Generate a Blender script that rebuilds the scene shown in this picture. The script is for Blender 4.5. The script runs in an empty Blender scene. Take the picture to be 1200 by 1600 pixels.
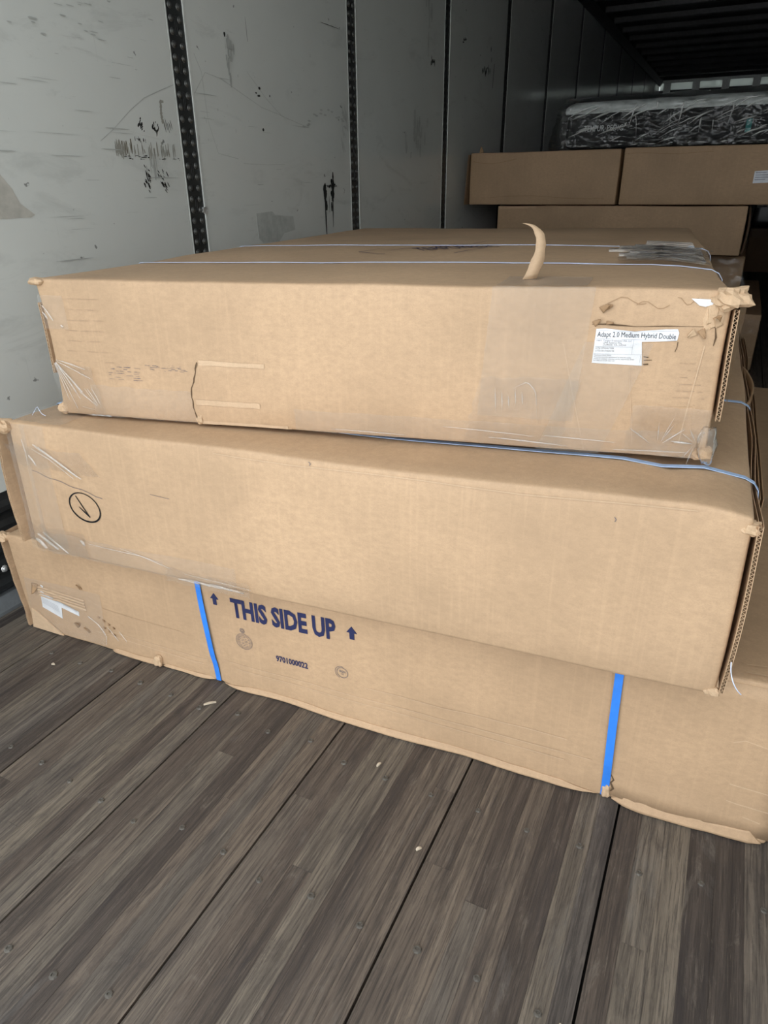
import bpy, math, random
from mathutils import Vector, Matrix, noise
random.seed(7)
scene = bpy.context.scene
col = scene.collection
R_ = random.uniform

# ------------------------------------------------------------------ camera
cam_data = bpy.data.cameras.new('camera')
cam_data.sensor_fit = 'VERTICAL'
cam_data.sensor_height = 36.0
cam_data.lens = 24.075
cam_data.clip_start = 0.02
cam_data.clip_end = 300
cam = bpy.data.objects.new('camera', cam_data)
col.objects.link(cam)
CR = ((0.900, 0.179, -0.397), (0.435, -0.389, 0.812), (-0.009, -0.904, -0.428))   # world rows, (right, down, forward) columns
rgt = Vector((CR[0][0], CR[1][0], CR[2][0])).normalized()
fwd = Vector((CR[0][2], CR[1][2], CR[2][2])).normalized()
up = rgt.cross(fwd).normalized()
rgt = fwd.cross(up).normalized()
m = Matrix((rgt, up, -fwd)).transposed().to_4x4()
m.translation = Vector((0, 0, 1.13))
cam.matrix_world = m
scene.camera = cam

# ------------------------------------------------------------------ overcast daylight, exposure
world = bpy.data.worlds.new('overcast_sky')
scene.world = world
world.use_nodes = True
bg = world.node_tree.nodes['Background']
bg.inputs[0].default_value = (0.93, 0.97, 1.0, 1)
bg.inputs[1].default_value = 1.0
scene.view_settings.view_transform = 'Standard'
scene.view_settings.look = 'None'
scene.view_settings.gamma = 1
scene.view_settings.use_curve_mapping = False
scene.view_settings.exposure = 1.75
DOOR_Y = 0.20         # rear doorway of the trailer; the photographer stands just outside it
NOSE_Y = 15.1         # closed front end
XL, XR, ZC = -1.79, 0.78, 2.86

# ------------------------------------------------------------------ helpers
def link(o, parent=None):
    col.objects.link(o)
    if parent is not None:
        o.parent = parent
    return o

def mesh(name, verts, faces, mat, parent=None, smooth=False):
    me = bpy.data.meshes.new(name)
    me.from_pydata([tuple(v) for v in verts], [], faces)
    if mat: me.materials.append(mat)
    if smooth:
        for p in me.polygons: p.use_smooth = True
    me.update()
    return link(bpy.data.objects.new(name, me), parent)

def empty(name, loc=(0, 0, 0)):
    o = bpy.data.objects.new(name, None)
    o.location = loc
    o.empty_display_size = 0.1
    return link(o)

def tag(o, label=None, cat=None, group=None, kind=None):
    if label: o['label'] = label
    if cat: o['category'] = cat
    if group: o['group'] = group
    if kind: o['kind'] = kind
    return o

class MB:
    def __init__(s): s.v = []; s.f = []
    def add(s, vs, fs):
        n = len(s.v); s.v += [tuple(v) for v in vs]; s.f += [tuple(i + n for i in f) for f in fs]
        return s
    def box(s, x0, x1, y0, y1, z0, z1):
        vs = [(x, y, z) for x in (x0, x1) for y in (y0, y1) for z in (z0, z1)]
        return s.add(vs, [(0, 1, 3, 2), (4, 6, 7, 5), (0, 4, 5, 1), (2, 3, 7, 6), (0, 2, 6, 4), (1, 5, 7, 3)])
    def extrude(s, prof, y0, y1):      # closed profile of (x, z), run along y
        n = len(prof)
        vs = [(x, y0, z) for x, z in prof] + [(x, y1, z) for x, z in prof]
        fs = [(i, (i + 1) % n, n + (i + 1) % n, n + i) for i in range(n)]
        return s.add(vs, fs + [tuple(range(n - 1, -1, -1)), tuple(range(n, 2 * n))])
    def build(s, name, mat, parent=None, smooth=False): return mesh(name, s.v, s.f, mat, parent, smooth)

# ------------------------------------------------------------------ materials
class NT:
    def __init__(s, name):
        s.m = bpy.data.materials.new(name); s.m.use_nodes = True
        s.t = s.m.node_tree; s.t.nodes.clear()
        s.out = s.n('ShaderNodeOutputMaterial')
    def n(s, typ, **kw):
        nd = s.t.nodes.new(typ)
        for k, v in kw.items(): setattr(nd, k, v)
        return nd
    def l(s, a, b): s.t.links.new(a, b)
    def set(s, sock, val):
        if hasattr(val, 'is_linked') or hasattr(val, 'links'): s.l(val, sock)
        elif isinstance(val, (tuple, list)) and len(val) == 3 and sock.type == 'RGBA': sock.default_value = (*val, 1)
        else: sock.default_value = val
    def pos(s, scale=(1, 1, 1), kind='object', offset=None):
        if kind == 'world': src = s.n('ShaderNodeNewGeometry').outputs['Position']
        else: src = s.n('ShaderNodeTexCoord').outputs['Object']
        mp = s.n('ShaderNodeMapping'); mp.inputs['Scale'].default_value = scale
        s.l(src, mp.inputs['Vector'])
        if offset is not None: s.l(offset, mp.inputs['Location'])
        return mp.outputs[0]
    def noise(s, vec, scale, detail=4, rough=.55, dist=0):
        nd = s.n('ShaderNodeTexNoise'); s.l(vec, nd.inputs['Vector'])
        nd.inputs['Scale'].default_value = scale; nd.inputs['Detail'].default_value = detail
        nd.inputs['Roughness'].default_value = rough; nd.inputs['Distortion'].default_value = dist
        return nd.outputs['Fac']
    def ramp(s, fac, stops):
        nd = s.n('ShaderNodeValToRGB'); s.l(fac, nd.inputs[0])
        e = nd.color_ramp.elements
        while len(e) < len(stops): e.new(.5)
        for i, (p, c) in enumerate(stops):
            e[i].position = p; e[i].color = (*c, 1) if len(c) == 3 else c
        return nd.outputs[0]
    def rng(s, fac, a, b, c=0., d=1.):
        nd = s.n('ShaderNodeMapRange'); s.l(fac, nd.inputs[0])
        for i, v in zip((1, 2, 3, 4), (a, b, c, d)): nd.inputs[i].default_value = v
        return nd.outputs[0]
    def math(s, op, a, b):
        nd = s.n('ShaderNodeMath', operation=op); s.set(nd.inputs[0], a); s.set(nd.inputs[1], b); return nd.outputs[0]
    def mix(s, fac, a, b, blend='MIX'):
        nd = s.n('ShaderNodeMix', data_type='RGBA', blend_type=blend)
        s.set(nd.inputs[0], fac); s.set(nd.inputs[6], a); s.set(nd.inputs[7], b)
        return nd.outputs[2]
    def bump(s, h, strength, dist, nrm=None):
        nd = s.n('ShaderNodeBump'); s.l(h, nd.inputs['Height'])
        nd.inputs['Strength'].default_value = strength; nd.inputs['Distance'].default_value = dist
        if nrm is not None: s.l(nrm, nd.inputs['Normal'])
        return nd.outputs[0]
    def bsdf(s, color, rough=.6, metal=0., spec=.5, nrm=None, **kw):
        b = s.n('ShaderNodeBsdfPrincipled')
        s.set(b.inputs['Base Color'], color); s.set(b.inputs['Roughness'], rough)
        b.inputs['Metallic'].default_value = metal; b.inputs['Specular IOR Level'].default_value = spec
        if nrm is not None: s.l(nrm, b.inputs['Normal'])
        for k, v in kw.items(): s.set(b.inputs[k], v)
        s.l(b.outputs[0], s.out.inputs[0])
        return s.m

def plain(name, c, rough=.6, metal=0., spec=.5):
    k = NT(name)
    f = k.noise(k.pos(), 35, 3)
    return k.bsdf(k.mix(k.rng(f, .3, .7), tuple(x * .88 for x in c), tuple(min(1, x * 1.1) for x in c)), rough, metal, spec)

def cardboard(name, c, flute=0.25, dirt=.5):
    k = NT(name)
    p = k.pos()
    big = k.noise(p, 3.2, 4, .6)
    mott = k.noise(k.pos((60, 60, 110)), 1.0, 5, .7)
    fine = k.noise(k.pos((420, 420, 900)), 1.0, 2)
    streak = k.noise(k.pos((150, 150, 2.5)), 1.0, 2, .5)
    a = tuple(x * .86 for x in c); b = tuple(min(1, x * 1.12) for x in c)
    cc = k.mix(k.rng(big, .3, .7), a, b)
    cc = k.mix(k.rng(mott, .35, .75, 0, .55), cc, tuple(x * .72 for x in c))
    cc = k.mix(k.rng(fine, .45, .8, 0, .35), cc, tuple(x * .62 for x in c))
    cc = k.mix(k.rng(streak, .52, .75, 0, .16), cc, tuple(x * 1.25 for x in c))
    scuff = k.noise(k.pos((5, 5, 16)), 1.0, 6, .72, 1.2)
    cc = k.mix(k.rng(scuff, .60, .74, 0, dirt * .45), cc, tuple(x * .55 for x in c))
    h = k.math('ADD', k.math('MULTIPLY', streak, flute), k.math('MULTIPLY', fine, .18))
    h = k.math('ADD', h, k.math('MULTIPLY', k.noise(p, 12, 4, .6), 1.4))
    return k.bsdf(cc, .62, 0, .32, k.bump(h, .5, .0016))

KRAFT = (0.515, 0.352, 0.218)
M = {}
M['kraft'] = cardboard('kraft_cardboard', KRAFT)
M['kraft_b'] = cardboard('kraft_cardboard_warm', (0.500, 0.338, 0.206), dirt=.35)
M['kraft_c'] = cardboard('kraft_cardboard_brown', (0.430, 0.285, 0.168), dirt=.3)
M['kraft_torn'] = cardboard('torn_kraft_fibre', (0.560, 0.395, 0.250), dirt=.5)
M['kraft_in'] = cardboard('inner_kraft_layer', (0.360, 0.228, 0.125), dirt=.6)
M['kraft_pale'] = cardboard('pale_rubbed_kraft', (0.585, 0.418, 0.272), dirt=.1)
M['crack'] = plain('cracked_paper_edge', (0.10, 0.06, 0.03), .9)
M['ink_blue'] = plain('navy_print', (0.022, 0.027, 0.085), .6, 0, .3)
M['ink_black'] = plain('black_marker', (0.008, 0.008, 0.009), .5, 0, .3)
M['ink_grey'] = plain('grey_print', (0.15, 0.13, 0.14), .7)
M['rub'] = plain('brown_grey_rub', (0.39, 0.275, 0.180), .8)
M['ink_faint'] = plain('faint_print', (0.36, 0.37, 0.42), .7)
M['paper'] = plain('white_label_paper', (0.74, 0.76, 0.80), .5, 0, .4)
M['blue'] = plain('blue_strap', (0.035, 0.22, 0.78), .38, 0, .5)
M['pale_blue'] = plain('pale_blue_strap', (0.42, 0.57, 0.82), .3, 0, .6)
M['white_strap'] = plain('white_blue_strap', (0.58, 0.66, 0.84), .3, 0, .6)

def film(name, haze=.05, rough=.13, scale=(16, 16, 9), strength=.9, dist=.02, tint=(.985, .98, .965), refl=.6):
    k = NT(name)
    h = k.noise(k.pos(scale), 1.0, 5, .62, 1.6)
    h2 = k.noise(k.pos((60, 60, 14)), 1.0, 3, .6, .6)
    nrm = k.bump(k.math('ADD', h, k.math('MULTIPLY', h2, .25)), strength, dist)
    fr = k.n('ShaderNodeFresnel'); fr.inputs[0].default_value = 1.5; k.l(nrm, fr.inputs['Normal'])
    gl = k.n('ShaderNodeBsdfGlossy'); gl.inputs['Roughness'].default_value = rough; gl.inputs[0].default_value = (1, 1, 1, 1); k.l(nrm, gl.inputs['Normal'])
    tr = k.n('ShaderNodeBsdfTransparent'); tr.inputs[0].default_value = (*tint, 1)
    df = k.n('ShaderNodeBsdfDiffuse'); df.inputs[0].default_value = (.8, .8, .78, 1)
    m1 = k.n('ShaderNodeMixShader'); m1.inputs[0].default_value = haze; k.l(tr.outputs[0], m1.inputs[1]); k.l(df.outputs[0], m1.inputs[2])
    m2 = k.n('ShaderNodeMixShader'); k.l(k.math('MULTIPLY', fr.outputs[0], refl), m2.inputs[0]); k.l(m1.outputs[0], m2.inputs[1]); k.l(gl.outputs[0], m2.inputs[2])
    k.l(m2.outputs[0], k.out.inputs[0])
    return k.m
M['tape'] = film('clear_packing_tape', .08, .30, (10, 10, 6), .12, .004, refl=.22)
M['wrap'] = film('wrinkled_clear_film', .05, .14, (18, 18, 10), .25, .010, refl=.6)
M['bag'] = film('mattress_plastic_bag', .006, .09, (9, 9, 5), .55, .03, (.95, .955, .95), refl=1.2)
M['bag_highlight'] = film('bag_highlight_crease', .50, .10, (30, 30, 30), .2, .01, refl=1.4)  # strong white haze, painting highlight streaks onto the bag's wrinkles
M['film_highlight'] = film('film_highlight_crease', .30, .10, (30, 30, 30), .2, .01, refl=1.4)  # creased film whitened, its bright highlights put into the colour

# floor timber: weathered laminated oak
def wood(name, far=False):
    k = NT(name)
    if far:
        sx = k.n('ShaderNodeSeparateXYZ'); k.l(k.n('ShaderNodeNewGeometry').outputs['Position'], sx.inputs[0])
        cell = k.math('FLOOR', k.math('MULTIPLY', sx.outputs[0], 23.0), 0.0)
        wn = k.n('ShaderNodeTexWhiteNoise', noise_dimensions='1D'); k.l(cell, wn.inputs['W']); rnd = wn.outputs['Value']
        off = None
    else:
        rnd = k.n('ShaderNodeObjectInfo').outputs['Random']
        cb = k.n('ShaderNodeCombineXYZ'); k.l(k.math('MULTIPLY', rnd, 37.0), cb.inputs[0]); k.l(k.math('MULTIPLY', rnd, 53.0), cb.inputs[1]); off = cb.outputs[0]
    base = k.ramp(rnd, [(0, (.050, .043, .040)), (.10, (.086, .071, .061)), (.3, (.118, .098, .082)), (.5, (.136, .113, .093)), (.68, (.124, .110, .096)), (.86, (.158, .137, .112)), (1, (.100, .090, .083))])
    g1 = k.noise(k.pos((55, 1.6, 55), 'world', off), 1.0, 6, .68, .7)
    g2 = k.noise(k.pos((260, 9, 260), 'world', off), 1.0, 4, .75, .3)
    g3 = k.noise(k.pos((24, 7, 24), 'world', off), 1.0, 7, .78, 1.0)
    blot = k.noise(k.pos((7, 1.9, 7), 'world', off), 1.0, 6, .7, 1.2)
    stain = k.noise(k.pos((3.1, 1.6, 3.1), 'world'), 1.0, 5, .65, 1.0)
    cc = k.mix(k.rng(g1, .34, .66), k.mix(1.0, base, (.56, .54, .53), 'MULTIPLY'), k.mix(1.0, base, (1.42, 1.37, 1.30), 'MULTIPLY'))
    cc = k.mix(k.rng(g3, .52, .70, 0, .60), cc, (.050, .043, .040))
    cc = k.mix(k.rng(g3, .44, .30, 0, .42), cc, (.235, .205, .170))
    cc = k.mix(k.rng(g2, .50, .60, 0, .60), cc, (.034, .029, .027))
    cc = k.mix(k.rng(g2, .40, .30, 0, .45), cc, (.27, .225, .175))
    cc = k.mix(k.rng(blot, .55, .70, 0, .72), cc, (.042, .037, .037))
    cc = k.mix(k.rng(stain, .55, .72, 0, .45), cc, (.050, .045, .044))
    cc = k.mix(k.rng(blot, .40, .26, 0, .40), cc, (.20, .19, .175))
    h = k.math('ADD', k.math('MULTIPLY', g2, 1.0), k.math('MULTIPLY', g3, 1.2))
    return k.bsdf(cc, k.rng(g1, .3, .7, .66, .48), 0, .32, k.bump(h, .8, .0022))
M['wood'] = wood('weathered_laminated_oak')
M['wood_far'] = wood('weathered_laminated_oak_far', True)
M['splinter'] = plain('pale_splinter', (.55, .47, .36), .8)
M['screw'] = plain('worn_screw_steel', (.13, .12, .105), .5, .5)
M['under'] = plain('dark_underfloor', (.012, .011, .010), .9)

# wall sheet: glossy grey-white prefinished panel, scuffed
def wallmat():
    k = NT('scuffed_glossy_wall_sheet')
    p = k.pos(kind='world')
    big = k.noise(p, 1.4, 4, .6)
    sm = k.noise(k.pos((1, 3, 9), 'world'), 1.0, 6, .7, .8)
    sc = k.noise(k.pos((1, 5, 60), 'world'), 1.0, 5, .75, .3)
    scv = k.noise(k.pos((1, 70, 4), 'world'), 1.0, 4, .7, .2)
    dots = k.noise(k.pos((1, 1, 1), 'world'), 26, 3, .5)
    cc = k.mix(k.rng(big, .3, .7), (.625, .645, .612), (.68, .70, .665))
    cc = k.mix(k.rng(sm, .56, .72, 0, .38), cc, (.40, .415, .395))
    cc = k.mix(k.rng(sc, .64, .72, 0, .22), cc, (.27, .275, .26))
    cc = k.mix(k.rng(scv, .68, .76, 0, .2), cc, (.28, .285, .27))
    cc = k.mix(k.rng(dots, .735, .76, 0, .7), cc, (.10, .10, .095))
    wav = k.noise(k.pos((1, .5, 2.2), 'world'), 1.0, 2)
    h = k.math('ADD', wav, k.math('MULTIPLY', sc, .004))
    return k.bsdf(cc, k.rng(sm, .3, .7, .07, .15), 0, .5, k.bump(h, .05, .02))
M['wall'] = wallmat()
M['post'] = plain('dark_galvanised_post', (.040, .043, .043), .42, .35)
M['rivet'] = plain('rivet_steel', (.13, .135, .13), .34, .6)
M['slot'] = plain('slot_lip_steel', (.055, .056, .056), .4, .5)
M['trim'] = plain('pale_panel_edge', (.66, .68, .65), .35)
M['rail'] = plain('scuffed_dark_steel', (.045, .048, .050), .34, .55)
M['rail_low'] = plain('pale_base_rail', (.20, .215, .225), .38, .4)
M['zinc'] = plain('bright_zinc', (.72, .73, .72), .3, .6)
M['scuff'] = plain('black_rubber_scuff', (.012, .012, .011), .8)
M['scuff_brown'] = plain('brown_rub_mark', (.33, .325, .285), .8)
M['scuff_umber'] = plain('umber_rub_mark', (.19, .17, .125), .8)
M['scuff_grey'] = plain('grey_rub_mark', (.43, .445, .42), .6)
M['residue'] = plain('dull_adhesive_residue', (.46, .475, .445), .75)
M['residue_light'] = plain('pale_torn_sticker', (.47, .455, .405), .8)
M['roof'] = plain('mill_aluminium_roof', (.16, .16, .165), .45, .8)
M['bow'] = plain('galvanised_roof_bow', (.20, .20, .205), .35, .85)
M['top_rail'] = plain('dark_top_rail', (.035, .036, .038), .5, .5)
M['nose'] = plain('dark_nose_lining', (.05, .052, .05), .5)
M['nose_post'] = plain('nose_post_steel', (.48, .50, .48), .4, .3)
def translucent():
    k = NT('translucent_white_sheet')
    d = k.n('ShaderNodeBsdfDiffuse'); d.inputs[0].default_value = (.75, .77, .75, 1)
    t = k.n('ShaderNodeBsdfTranslucent'); t.inputs[0].default_value = (.60, .63, .60, 1)
    m_ = k.n('ShaderNodeMixShader'); k.set(m_.inputs[0], k.rng(k.noise(k.pos(), 4, 4), .3, .7, .30, .45)); k.l(d.outputs[0], m_.inputs[1]); k.l(t.outputs[0], m_.inputs[2]); k.l(m_.outputs[0], k.out.inputs[0])
    return k.m
M['nose_white'] = translucent()
M['concrete'] = plain('yard_concrete', (.40, .395, .38), .9)
M['black_cloth'] = plain('black_knit_border', (.012, .013, .014), .8)
M['grey_cloth'] = plain('pale_grey_knit', (.66, .69, .67), .9)
M['grey_logo'] = plain('grey_woven_lettering', (.62, .64, .64), .7)
M['teal'] = plain('teal_tag', (.03, .25, .24), .6)
M['black_plastic'] = plain('black_plastic_sheet', (.010, .010, .012), .22)

# ------------------------------------------------------------------ outside ground (seen by the light only through the doorway)
g = MB().box(-25, 25, -40, DOOR_Y - .02, -1.40, -1.25).build('ground', M['concrete'])
tag(g, kind='structure')

# ------------------------------------------------------------------ floor: boards of laminated strips
floor = tag(MB().box(XL - .03, XR + .03, DOOR_Y, NOSE_Y, -.075, -.034).build('floor', M['under']), kind='structure')
GAPS = [-1.79, -1.530, -1.228, -.931, -.629, -.323, -.015, .290, .592, .78]
cube_me = MB().box(-.5, .5, -.5, .5, -1, 0)
strip_mesh = bpy.data.meshes.new('strip'); strip_mesh.from_pydata(cube_me.v, [], cube_me.f); strip_mesh.materials.append(M['wood'])
def screw_mesh():
    mb = MB(); n = 8
    vs = [(0, 0, .0012)]; fs = []
    for r, z in ((.0028, .0010), (.0036, .0026), (.0062, .0022), (.0078, -.0015)):
        vs += [(r * math.cos(2 * math.pi * i / n), r * math.sin(2 * math.pi * i / n), z) for i in range(n)]
    for i in range(n):
        fs.append((0, 1 + i, 1 + (i + 1) % n))
        for k in range(3): fs.append((1 + k * n + i, 1 + (k + 1) * n + i, 1 + (k + 1) * n + (i + 1) % n, 1 + k * n + (i + 1) % n))
    me = bpy.data.meshes.new('screw'); me.from_pydata(vs, [], fs); me.materials.append(M['screw']); return me
screw_me = screw_mesh()
NEAR = 2.3
for i in range(len(GAPS) - 1):
    x0, x1 = GAPS[i] + .0022, GAPS[i + 1] - .0022
    board = MB().box(x0, x1, NEAR, NOSE_Y, -.034, 0).build('floor_board', M['wood_far'], floor)
    n = max(3, round((x1 - x0) / .043)); ws = [R_(.75, 1.3) for _ in range(n)]; tw = sum(ws); x = x0
    for w in ws:
        w = w / tw * (x1 - x0)
        y = DOOR_Y - R_(0, 1.6)
        while y < NEAR:
            ln = R_(1.1, 2.6); ya, yb = max(y, DOOR_Y), min(y + ln, NEAR)
            if yb - ya > .01:
                s = bpy.data.objects.new('strip', strip_mesh); link(s, board)
                s.location = (x + w / 2, (ya + yb) / 2, R_(-.0006, 0)); s.scale = (w - .00025, yb - ya - .0005, .033)
            y += ln
        x += w
    if i == 0: continue
    for row in (.37, .665, .975):
        for dx in (.055, .157, .258):
            xx = GAPS[i] + dx
            if xx > XR - .02: continue
            s = bpy.data.objects.new('screw', screw_me); link(s, board)
            s.location = (xx + R_(-.004, .004), row + R_(-.018, .02), .0004); s.rotation_euler.z = R_(0, 3); k = R_(.75, 1.05); s.scale = (k, k, k)
# chips of pale wood lying on the boards
def splinter(x, y, ln, a, label):
    mb = MB(); n = 6
    vs = []
    for i in range(n):
        t = i / (n - 1); w = .0022 * math.sin(math.pi * (.12 + .8 * t)) + .0004; zz = .0042 + .002 * math.sin(3 * t)
        c = Vector(((t - .5) * ln * math.cos(a), (t - .5) * ln * math.sin(a), 0)); pn = Vector((-math.sin(a), math.cos(a), 0)) * w
        vs += [c + pn + Vector((0, 0, zz)), c - pn + Vector((0, 0, zz)), c - pn + Vector((0, 0, zz - .0035)), c + pn + Vector((0, 0, zz - .0035))]
    for i in range(n - 1):
        for k in range(4): mb.f.append((4 * i + k, 4 * i + (k + 1) % 4, 4 * i + 4 + (k + 1) % 4, 4 * i + 4 + k))
    mb.f += [(3, 2, 1, 0), tuple(4 * (n - 1) + k for k in range(4))]; mb.v = vs
    o = mb.build('wood_splinter', M['splinter']); o.location = (x, y, 0); return tag(o, label, 'splinter', 'pale splinters on the floor boards')
splinter(-.957, .985, .030, .75, 'longest pale splinter on the floor, near the foot of the first blue strap')
splinter(-1.43, .93, .010, .2, 'tiny white chip on the floor at the left, below the torn box corner')
splinter(-.50, .985, .012, 1.2, 'short pale chip on the floor boards in front of the bottom box middle')
splinter(-.034, .63, .032, 1.45, 'pale splinter caught in the dark board gap at the right of the floor')
splinter(-.34, .83, .011, .8, 'small pale chip near the middle of the floor, beside a board gap')

# ------------------------------------------------------------------ left wall
wl = tag(MB().box(XL - .05, XL - .012, DOOR_Y, NOSE_Y, 0, ZC).build('wall_left', M['wall']), kind='structure')
POSTS = [2.147 + 1.222 * k for k in range(-2, 11)]
PW = .044
ys = [DOOR_Y] + POSTS + [NOSE_Y]
for a, b in zip(ys[:-1], ys[1:]):
    y0 = a + (PW if a in POSTS else 0); y1 = b - (PW if b in POSTS else 0)
    if y1 > y0: MB().box(XL - .012, XL, y0 + .002, y1 - .004, .345, 2.72).build('panel', M['wall'], wl)
def rivet_mesh():
    n = 10; vs = []; fs = []
    for r, d in ((.0112, 0), (.0104, .0026), (.0075, .0020), (.0062, .0050), (.0026, .0058)):
        vs += [(d, r * math.cos(2 * math.pi * i / n), r * math.sin(2 * math.pi * i / n)) for i in range(n)]
    for k in range(4):
        for i in range(n): fs.append((k * n + i, k * n + (i + 1) % n, (k + 1) * n + (i + 1) % n, (k + 1) * n + i))
    fs.append(tuple(range(4 * n, 5 * n)))
    me = bpy.data.meshes.new('rivet'); me.from_pydata(vs, [], fs); me.materials.append(M['rivet'])
    for p in me.polygons: p.use_smooth = True
    return me
rv = rivet_mesh()
slot_b = MB()
for s in (-1, 1): slot_b.box(0, .0022, s * .0042 - .0011, s * .0042 + .0011, -.026, .026)
slot_b.box(0, .0022, -.0042, .0042, .0255, .0275).box(0, .0022, -.0042, .0042, -.0275, -.0255)
slot_me = bpy.data.meshes.new('slot'); slot_me.from_pydata(slot_b.v, [], slot_b.f); slot_me.materials.append(M['slot'])
for k, y in enumerate(POSTS):
    p = MB().box(XL - .012, XL - .002, y - PW, y + PW, .345, 2.72).build('post', M['post'], wl)
    if k in (2, 3, 4): MB().box(XL - .003, XL + .0025, y + PW - .004, y + PW + .003, .345, 2.72).box(XL - .003, XL + .0012, y - PW - .002, y - PW + .002, .345, 2.72).build('edge_trim', M['trim'], p)
    rows = int((2.70 - .42) / .0357)
    if k in (2, 3):
        for r in range(rows):
            z = 1.670 - .0357 * (round((1.670 - .42) / .0357)) + .0357 * r
            for s in (-1, 1):
                o = bpy.data.objects.new('rivet', rv); link(o, p); o.location = (XL - .002, y + s * .021, z)
            if r % 3 == 0:
                o = bpy.data.objects.new('slot', slot_me); link(o, p); o.location = (XL - .002, y, z + .018)
    elif k in (4, 5, 6):
        mb = MB()
        for r in range(rows):
            z = .42 + .0357 * r
            for s in (-1, 1):
                n = 6; c = (XL - .002, y + s * .021, z)
                ring = [(c[0], c[1] + .0085 * math.cos(2 * math.pi * i / n), z + .0085 * math.sin(2 * math.pi * i / n)) for i in range(n)]
                mb.add(ring + [(c[0] + .004, c[1], z)], [(i, (i + 1) % n, n) for i in range(n)])
        tag(mb.build('rivets', M['rivet'], p), kind='stuff')
# ribbed scuff plate along the foot of the wall
prof = [(XL - .012, .05)]
z = .05
for r in range(5):
    prof += [(XL + .004, z + .004), (XL + .016, z + .016), (XL + .016, z + .030), (XL + .004, z + .044), (XL + .003, z + .056)]
    z += .0572
prof += [(XL + .003, .345), (XL - .012, .345)]
sr = MB().extrude(prof, DOOR_Y, NOSE_Y).build('scuff_plate', M['rail'], wl)
prof = [(XL - .012, 0), (XL + .034, 0), (XL + .034, .010), (XL + .010, .046), (XL - .012, .0495)]
MB().extrude(prof, DOOR_Y, NOSE_Y).build('base_rail', M['rail_low'], wl)
zr = rv.copy(); zr.materials.clear(); zr.materials.append(M['zinc'])
for k in range(14):
    for dz, dy in ((.128, 0), (.100, .03)):
        o = bpy.data.objects.new('rivet', zr); link(o, sr); o.location = (XL + .015, 1.085 + .61 * (k - 2) + dy, dz)
# worn marks on the sheet
SK = [0.]
def streaks(pieces, mat, name='scuff_mark'):       # pieces: (y, z, width, height, lean)
    mb = MB()
    SK[0] += .00012
    for q, (y, z, w, hh, ln) in enumerate(pieces):
        xo = XL + .0005 + SK[0] + q * .000022
        if any(abs(y - py) < PW + .004 + w / 2 for py in POSTS): continue
        n = 4; l = []; r = []
        for i in range(n + 1):
            t = i / n; ww = w * (.35 + .65 * math.sin(math.pi * min(max(t, .08), .92))) * R_(.7, 1.2) / 2
            l.append((xo, y + ln * (t - .5) - ww, z + hh * (t - .5))); r.append((xo, y + ln * (t - .5) + ww, z + hh * (t - .5)))
        mb.add(l + r, [(i, n + 1 + i, n + 2 + i, i + 1) for i in range(n)])
    return mb.build(name, mat, wl)
def cloud(y, z, w, hh, n, sw, sh, lean=0):
    return [(y + random.gauss(0, w), z + random.gauss(0, hh), sw * R_(.4, 1.3), sh * R_(.4, 1.4), lean * R_(.5, 1.3)) for _ in range(n)]
streaks(cloud(1.919, 1.319, .007, .008, 14, .006, .010, .004) + cloud(1.983, 1.304, .007, .010, 14, .006, .012, .003), M['scuff'])
streaks([(2.03 + .008 * i, 1.322 + .006 * math.sin(i * 2.1), .0028, .030 + .006 * math.cos(i), -.006) for i in range(5)], M['scuff'])
streaks([(2.022 + .002 * math.cos(i), 1.39 - .011 * i, .013, .014, .003) for i in range(6)] + [(2.032, 1.392, .016, .008, 0)], M['scuff_brown'])
streaks([(1.795 + .27 * random.random() ** 1.9, 1.244 + R_(-.006, .012), .0045, R_(.012, .045), R_(-.002, .002)) for i in range(62)], M['scuff_brown'])
streaks([(1.83 + random.gauss(0, .016), 1.248 + R_(-.008, .012), .006, R_(.02, .045), 0) for i in range(9)], M['scuff_umber'])
streaks(cloud(1.96, 1.225, .07, .003, 26, .016, .0022), M['scuff'])
streaks(cloud(1.91, 1.276, .03, .004, 8, .004, .010) , M['scuff'])
streaks(cloud(1.918, 1.162, .009, .017, 24, .006, .012, -.006) + cloud(1.985, 1.160, .010, .015, 24, .005, .011, -.006), M['scuff'])
streaks(cloud(1.95, 1.205, .012, .022, 10, .006, .05), M['scuff_grey'])
streaks([(2.592, 1.484, .016, .010, 0), (2.568, 1.466, .012, .005, 0), (2.585, 1.458, .018, .007, .004), (2.66, 1.464, .007, .008, 0), (2.598, 1.343, .014, .011, 0), (2.40, 1.63, .012, .014, 0)], M['scuff'])
streaks([(3.063, 1.02, .010, .24, -.006), (3.134, 1.05, .008, .18, .006), (3.10, 1.06, .004, .07, 0)] + cloud(3.063, 1.10, .007, .03, 26, .018, .03) + cloud(3.134, 1.11, .007, .03, 24, .016, .03) + cloud(3.10, 1.142, .035, .004, 14, .014, .010), M['scuff'])
arc = []
for i in range(0, 34, 2):
    a = 2.6 * i / 33 + .35
    arc.append((3.11 + .20 * math.cos(a) + R_(-.015, .015), 1.345 + .095 * math.sin(a) + R_(-.014, .014), .03, .007, 0))
streaks(arc + cloud(3.27, 1.40, .02, .04, 10, .012, .05, -.02), M['scuff_grey'])
streaks(cloud(4.371, 1.787, .018, .010, 10, .012, .022), M['scuff'])
streaks([(5.50, 1.84, .012, .15, .02), (5.42, 1.99, .012, .03, 0), (5.44, 1.93, .01, .03, 0)] + cloud(5.35, 1.86, .06, .015, 8, .02, .03) + cloud(4.873, 1.968, .02, .008, 5, .02, .014), M['scuff'])
streaks([(2.535, 1.665, .0022, .075, -.004), (3.17, 1.775, .17, .0022, 0)], M['scuff'])
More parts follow.
